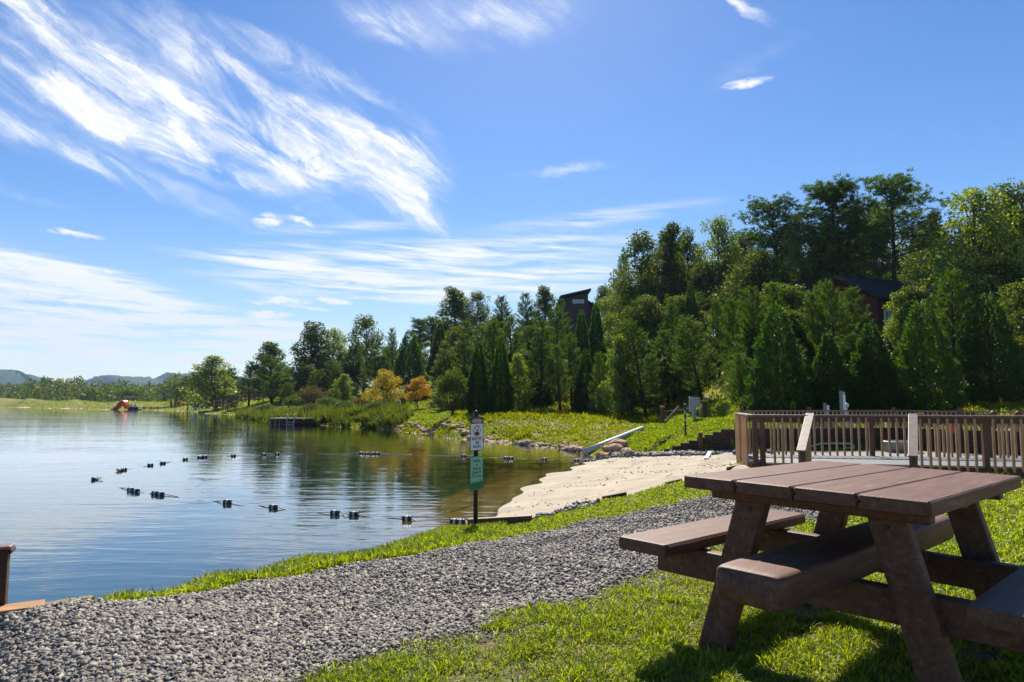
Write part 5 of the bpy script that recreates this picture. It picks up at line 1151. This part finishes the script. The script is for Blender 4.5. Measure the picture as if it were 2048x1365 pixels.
for row, (n, up_, sc) in enumerate(((100, .0, (.11, .22)), (90, .35, (.09, .19)))):
    for k in range(n):
        d = tot * (k + rg.random() * .8) / n; i = 0
        while i < len(seg) - 1 and d > seg[i]: d -= seg[i]; i += 1
        c = sp[i] + (sp[i + 1] - sp[i]) * (d / seg[i]); nr_ = np.array([.35, .94]); c = c + nr_ * (up_ + rg.uniform(-.25, .35)); s = rg.uniform(*sc)
        o = link('shore_rock', RK[rg.randrange(5)], None, (c[0], c[1], hz(c[0], c[1]) + s * .18), (rg.uniform(-.3, .3), rg.uniform(-.3, .3), rg.uniform(0, 6.28)), (s * 1.25, s, s))
        tag(o, 'tan rock in the band of rocks lining the far shore of the cove', 'rock', 'rocks lining the cove shore')
for k, (px, py, Y, s, lb) in enumerate(((1228, 897, 23.6, .36, 'large orange boulder at the foot of the drain pipe'), (1252, 906, 22.6, .30, 'pale tan boulder lowest of the boulders left of the stepped wall'), (1236, 884, 24.6, .34, 'dark brown boulder topmost at the drain pipe'), (1205, 908, 22.8, .26, 'orange brown boulder nearest the end of the float rope'))):
    q = at(px, py, Y); o = link('boulder', (OK_ if k != 1 else RK)[k % 3], None, (q.x, q.y, max(hz(q.x, q.y) + s * .25, q.z - .1)), (0, 0, k * 1.3), (s * 1.3, s, s)); tag(o, lb, 'boulder')

# ------------------------------------------------------------------ buildings and small structures beyond the water
def window(name, parent, c, ex, n, w, h, muntins=1):
    ex = Vector(ex).normalized(); n = Vector(n).normalized(); up = Vector((0, 0, 1)); c = Vector(c)
    f = MB()
    for s in (-1, 1):
        f.bar(c + ex * (s * w / 2) - up * (h / 2 + .06) + n * .03, c + ex * (s * w / 2) + up * (h / 2 + .06) + n * .03, .10, .08, up=tuple(n))
        f.bar(c - ex * (w / 2 - .05) + up * (s * (h / 2 + .01)) + n * .03, c + ex * (w / 2 - .05) + up * (s * (h / 2 + .01)) + n * .03, .10, .078, up=tuple(n))
    for k in range(muntins): x = (k + 1) / (muntins + 1) - .5; f.bar(c + ex * (x * w) - up * (h / 2 - .04) + n * .03, c + ex * (x * w) + up * (h / 2 - .04) + n * .03, .06, .05, up=tuple(n))
    fo = f.build(name, M['white'], parent)
    MB().prism([(-w / 2, -h / 2), (w / 2, -h / 2), (w / 2, h / 2), (-w / 2, h / 2)], c + n * .005, ex, up, n, .012).build('pane', M['skyglass'], fo)
M['skyglass'] = principled('reflecting_glass', [(.3, (.30, .36, .44)), (.7, (.42, .48, .56))], 2, .08, .9)
def shed_house():
    Y = 86.0; a = at(1128, 592, Y); b = at(1176, 583, Y); zb = hz(a.x, Y) - 1
    t = thing('house', 'brown house with a single sloped roof rising out of the trees on the hill', 'house', (a.x, Y, zb)); o = Vector((a.x, Y, zb)); U = Vector((0, 0, 1)); X = Vector((1, 0, 0)); N_ = Vector((0, 1, 0))
    w1 = b.x - a.x; h0 = a.z - zb; h1 = b.z - zb
    MB().prism([(0, 0), (w1, 0), (w1, h1 - .25), (0, h0 - .25)], (0, 0, 0), X, U, N_, 8).build('wall', M['houseb'], t)
    MB().prism([(-.5, h0 - .30), (w1 + .35, h1 + .02), (w1 + .35, h1 + .30), (-.5, h0 - .02)], (0, -.5, 0), X, U, N_, 9).build('roof', M['roofdark'], t)
    c = at(1170, 602, Y); d = at(1196, 616, Y); x0 = w1 + .003; x1 = d.x - a.x; g0 = c.z - zb; g1 = d.z - zb
    MB().prism([(x0, 0), (x1 - .3, 0), (x1 - .3, g1 - .2), (x0, g0 - .3)], (0, .6, 0), X, U, N_, 7).build('wall', M['houseb'], t)
    MB().prism([(w1 + .01, g0 - .12), (x1 + .2, g1 - .15), (x1 + .2, g1 + .08), (w1 + .01, g0 + .12)], (0, .2, 0), X, U, N_, 7.6).build('roof', M['roofdark'], t)
    for px in (1150.5, 1162.5): q = at(px, 603.5, Y) - o; window('window', t, (q.x, 0, q.z), (1, 0, 0), (0, -1, 0), .58, .36, 0)
shed_house()
def log_cabin():
    Y = 47.0; c = at(1757, 640, Y); zb = hz(c.x, Y) - 1.2
    t = thing('log_cabin', 'red brown log cabin with a dark roof behind the pines, only its front showing', 'cabin', (c.x, Y, zb)); U = Vector((0, 0, 1))
    th = R(20); L_ = Vector((math.cos(th), math.sin(th) * .9, 0)).normalized(); Gd = Vector((-math.cos(R(28)), math.sin(R(28)), 0)); Ng = Vector((-Gd.y, Gd.x, 0)); Nl = Vector((L_.y, -L_.x, 0))
    if Ng.y > 0: Ng = -Ng
    ev = at(1757, 590, Y).z - zb; rd = at(1728, 560, Y + 1).z - zb; gw = 4.6
    MB().prism([(0, 0), (gw, 0), (gw, ev), (gw / 2, rd), (0, ev)], (0, 0, 0), Gd, U, L_, 9.0).build('log_wall', M['log'], t)
    for s in (0, 1):
        e = Vector(Gd) * (-.75 if s == 0 else gw + .75) + U * (ev - (rd - ev) * .75 / (gw / 2)); r_ = Vector(Gd) * gw / 2 + U * (rd + .05)
        b = MB(); p = [e - L_ * .8, e + L_ * 9.6, r_ + L_ * 9.6, r_ - L_ * .8]; n = (p[1] - p[0]).cross(p[2] - p[0]).normalized(); n = n if n.z > 0 else -n
        b.poly([q + n * .02 for q in p] + [q + n * .20 for q in p], [(0, 1, 2, 3), (7, 6, 5, 4), (0, 4, 5, 1), (1, 5, 6, 2), (2, 6, 7, 3), (3, 7, 4, 0)]); b.build('roof', M['roofdark'], t)
    pe = MB(); pr = Nl * 2.2                       # porch roof along the front
    p = [U * (ev - .35) + L_ * .6 + Nl * .08, U * (ev - .35) + L_ * 9.2 + Nl * .08, U * (ev - 1.05) + L_ * 9.2 + pr, U * (ev - 1.05) + L_ * .6 + pr]
    pe.poly(p + [q + U * .14 for q in p], [(0, 1, 2, 3), (7, 6, 5, 4), (0, 4, 5, 1), (1, 5, 6, 2), (2, 6, 7, 3), (3, 7, 4, 0)]); pe.build('porch_roof', M['roofdark'], t)
    for k in range(4): q = L_ * (.8 + 2.7 * k) + Nl * 2.05; MB().bar(q, q + U * (ev - 1.1), .16, .16, up=tuple(L_)).build('porch_post', M['log'], t)
    MB().bar(L_ * .6 + Nl * 1.1 + U * (ev - 3.3), L_ * 9.2 + Nl * 1.1 + U * (ev - 3.3), 2.0, .18).build('porch_floor', M['deckwood'], t)
    for k, (s, w) in enumerate(((.9, .75), (4.2, 1.5), (6.6, 1.5))): window('window', t, L_ * s + U * (ev - 1.75) + Nl * .02, L_, Nl, w, 1.3, 1)
    window('window', t, Gd * (gw * .62) + U * (ev - 1.75) + Ng * .02, Gd, Ng, 1.0, 1.3, 1)
log_cabin()
def pavilion():
    Y = 66.0; a = at(813, 776, Y); b = at(866, 776, Y); gz = hz((a.x + b.x) / 2, Y); w = b.x - a.x; zt = a.z - gz
    t = thing('pavilion', 'small open pavilion with a pale flat roof behind the orange tree', 'pavilion', ((a.x + b.x) / 2, Y, gz))
    MB().box((0, 0, zt + .10), (w + .3, 3.2, .20), bev=.03).build('roof', M['roofpink'], t)
    for sx_ in (-1, -.33, .33, 1):
        for y in (-1.4, 1.4): MB().box((sx_ * w * .46, y, zt / 2 - .2), (.14, .14, zt + .4)).build('post', M['deckwood'], t)
    MB().box((0, 1.5, zt * .45), (w * .92 - .16, .08, zt * .86)).build('back_wall', M['timber'], t)
    MB().box((w * .1, -.2, .42), (1.1, .6, .08)).build('table_top', M['oldwood'], t); MB().box((w * .1, -.2, .19), (.7, .35, .38)).build('table_base', M['timber'], t)
pavilion()
q = at(784, 812, 57); gz = hz(q.x, 57); t = thing('leaning_canoe', 'white rimmed teal canoe leaning on its side on the bank below the golden tree', 'canoe', (q.x, 57, gz), R(8))
n = 14; pts = [(-.66 + 1.30 * k / n, 0, .02 + .80 * math.sin(math.pi * .5 * (k / n) ** .8)) for k in range(n + 1)]
MB().prism([(p[0], p[2]) for p in pts] + [(.62, .0), (-.66, .0)], (0, -.05, 0), (1, 0, 0), (0, 0, 1), (0, 1, 0), .30).build('hull', M['teal'], t)
MB().tube([(p[0], -.08, p[2] + .02) for p in pts] + [(.68, -.08, .4), (.64, -.08, 0)], .05, 8).build('rim', M['white'], t, True)
def floating_dock():
    a = G(545, 849, 1.88); b = G(640, 851, 1.88); Y = (a.y + b.y) / 2; w = b.x - a.x; zt = (850 - 836.5) / FPX * Y
    t = thing('floating_dock', 'low brown swim dock with a white ladder in front of the reeds', 'dock', (a.x, Y, 0))
    for k in range(9): MB().box((w / 2, .12 + k * .24, zt - .03), (w, .22, .05)).build('deck_board', M['oldwood'], t) if k < 9 else 0
    MB().box((w * .62, .0, zt * .52), (w * .76, .10, zt * .66)).build('front_skirt', M['timber'], t)
    for x in (.06, .14, .21): MB().box((w * x, .05, zt * .38), (.16, .16, zt * .95)).build('pile', M['oldwood'], t)
    MB().box((w * .5, 1.1, zt * .35), (w * .9, 1.7, zt * .5)).build('float_tank', M['black'], t)
    ld = MB()
    for x in (575, 589):
        X0 = at(x, 840, Y).x - a.x
        MB().tube([(X0, -.14, -.3), (X0, -.14, zt + .20), (X0, -.04, zt + .30), (X0, .14, zt + .26), (X0, .22, zt)], .036, 8).build('ladder_rail', M['pipe'], t, True)
    X0 = at(575, 840, Y).x - a.x; X1 = at(589, 840, Y).x - a.x
    for z in (.0, .22): MB().box(((X0 + X1) / 2, -.14, z), (X1 - X0, .05, .04)).build('ladder_rung', M['pipe'], t)
    c = G(672, 846, 1.88); MB().bar((w, 1.2, zt * .8), (c.x - a.x, c.y - Y + 1.5, zt * .9), 1.0, .10).build('gangway', M['oldwood'], t)
floating_dock()
def bridge():
    Y = 97.0; p0 = at(446, 808, Y); p1 = at(518, 794, Y + 2); t = thing('footbridge', 'brown arched wooden footbridge climbing towards the broad dark pine', 'footbridge', tuple(p0)); o = p0.copy(); n = 12
    arc = [p0.lerp(p1, k / n) - o + Vector((0, 0, .55 * math.sin(math.pi * k / n))) for k in range(n + 1)]
    for nm, dz, dy, w, h in (('walkway', -.45, .8, 1.7, .16), ('handrail', .45, 0, .10, .14), ('middle_rail', .05, 0, .08, .12), ('handrail', .45, 1.7, .10, .14), ('middle_rail', .05, 1.7, .08, .12)):
        b = MB()
        for a, c in zip(arc[:-1], arc[1:]): b.bar(a + Vector((0, dy, dz)), c + Vector((0, dy, dz)), w, h)
        b.build(nm, M['deckwood'], t)
    for k in range(0, n + 1, 3):
        for dy in (0, 1.7): q = arc[k]; MB().box((q.x, q.y + dy, q.z - .1), (.14, .14, 1.35)).build('post', M['deckwood'], t)
bridge()
Y = 106.0; p0 = at(428, 812, Y); p1 = at(449, 812, Y); zt = at(430, 800.5, Y).z; gz = hz(p0.x, Y); t = thing('split_rail_fence', 'short tan split rail fence panel on the far shore before the footbridge', 'fence', (p0.x, Y, gz)); w = p1.x - p0.x
for x in (0, w): MB().box((x, 0, (zt - gz) / 2 - .1), (.14, .14, zt - gz + .3)).build('post', M['balwood'], t)
for f in (.30, .60, .92): MB().box((w / 2, -.08, (zt - gz) * f), (w + .2, .06, .13)).build('rail', M['balwood'], t)
def pergola():
    Y = 124.0; a = at(376, 784, Y); b = at(415, 784, Y); gz = hz(a.x, Y); t = thing('pergola', 'grey flat topped pergola by the bright sapling on the far shore', 'pergola', (a.x, Y, gz)); w = b.x - a.x; h = a.z - gz
    for x in (.1, w * .45, w - .1):
        for y in (0, 2.6): MB().box((x, y, h / 2 - .1), (.18, .18, h + .1)).build('post', M['oldwood'], t)
    for y in (0, 2.6): MB().box((w / 2, y, h - .02), (w + .5, .12, .22)).build('beam', M['oldwood'], t)
    for k in range(9): MB().box((w * k / 8, 1.3, h + .17), (.08, 3.4, .15)).build('rafter', M['oldwood'], t)
    for k, (px, sgn) in enumerate(((384, 1), (392, -1), (411, 1))):
        q = at(px, 806, Y - 1); c = thing('lawn_chair', ['white slatted chair at the left under the pergola', 'white slatted chair in the middle under the pergola', 'white slatted chair at the right under the pergola'][k], 'chair', (q.x, Y - .4, hz(q.x, Y - .4)), R(20 * sgn), 'white chairs under the pergola')
        MB().box((0, 0, .40), (.62, .60, .06)).build('seat', M['white'], c); MB().box((0, .30, .75), (.62, .06, .75), Matrix.Rotation(R(-12), 3, 'X')).build('backrest', M['white'], c)
        for x in (-.28, .28):
            for y in (-.26, .28): MB().box((x, y, .19), (.07, .07, .38)).build('leg', M['white'], c)
pergola()
def far_dock():
    a = G(262, 818.8, 1.6); b = G(347, 819.5, 1.6); Y = 146.0; a = at(266, 818, Y); b = at(348, 818.4, Y - 6); a.z = b.z = .55
    t = thing('boat_dock', 'long low wooden dock reaching left from the far shore', 'dock', (a.x, a.y, 0)); o = Vector((a.x, a.y, 0))
    MB().bar(a - o, b - o, 1.8, .14).build('walkway', M['oldwood'], t)
    for k in range(7): q = (a - o).lerp(b - o, k / 6); MB().box((q.x, q.y - .9, .1), (.2, .2, 1.2)).build('pile', M['timber'], t)
    for px in (342, 350): q = at(px, 812, 143) - o; MB().box((q.x, q.y, .9), (.24, .24, 1.9)).build('tall_post', M['timber'], t)
    q = at(242, 816, 146); c = thing('inflatable_slide', 'orange inflatable water slide floating at the end of the far dock', 'inflatable slide', (q.x, q.y, 0), R(6)); c.scale = (.85, 1, 1.1)
    b_ = MB(); n = 10
    for k in range(4):                             # fat tubes stacked to a ramp
        y = -.75 + .5 * k; b_.tube([(-1.25, y, .22), (-.55, y, .62), (0, y, 1.15), (.35, y, 1.55), (.85, y, 1.5), (1.25, y, .95), (1.45, y, .25)], [.24, .30, .32, .34, .36, .34, .28], 8)
    b_.build('slide_body', M['orangepl'], c, True)
    MB().tube([(-2.1, -.4, .12), (-1.2, -.4, .22), (-1.0, .4, .2), (-2.0, .5, .14)], .2, 8).build('splash_cushion', M['pipe'], c, True)
    MB().box((-1.0, -1.05, .5), (.55, .08, .3), bev=.03).build('yellow_flap', M['yellow'], c)
    q = at(266, 815, 145); c = thing('pedal_boat', 'dark blue pedal boat moored between the orange slide and the far dock', 'pedal boat', (q.x, q.y, 0))
    MB().box((0, 0, .18), (1.6, 1.3, .45), bev=.15).build('hull', M['black'], c, True)
    for x in (-.35, .35): MB().box((x, .1, .75), (.5, .10, .75), Matrix.Rotation(R(-14), 3, 'X'), bev=.04).build('seat_back', M['galv'], c); MB().box((x, -.2, .45), (.5, .5, .12), bev=.03).build('seat', M['navy'], c)
    MB().tube([(-.7, 0, .4), (-.7, 0, 1.25), (.7, 0, 1.25), (.7, 0, .4)], .04, 6).build('canopy_frame', M['pipe'], c)
far_dock()
q = at(255, 802, 174); c = thing('park_bench', 'small tan bench beside the clipped hedge on the far dam', 'bench', (q.x, 174, hz(q.x, 174)))
MB().box((0, 0, .55), (2.2, .5, .12)).build('seat', M['balwood'], c); MB().box((0, .25, 1.0), (2.2, .1, .5)).build('backrest', M['balwood'], c)
for x in (-.9, .9): MB().box((x, 0, .3), (.16, .45, .6)).build('leg', M['timber'], c)

# ------------------------------------------------------------------ air
hb = MB().box((0, 1700, 185), (4600, 3600, 402)).build('haze', None); hb['kind'] = 'stuff'; hb['label'] = 'thin bluish summer haze over the valley'
m, nt, N, L, o_ = mat_new('haze'); v = N.new('ShaderNodeVolumePrincipled'); v.inputs['Color'].default_value = (.50, .70, 1, 1); v.inputs['Density'].default_value = .00017; v.inputs['Anisotropy'].default_value = 0
L.new(v.outputs[0], o_.inputs['Volume']); hb.data.materials.append(m)
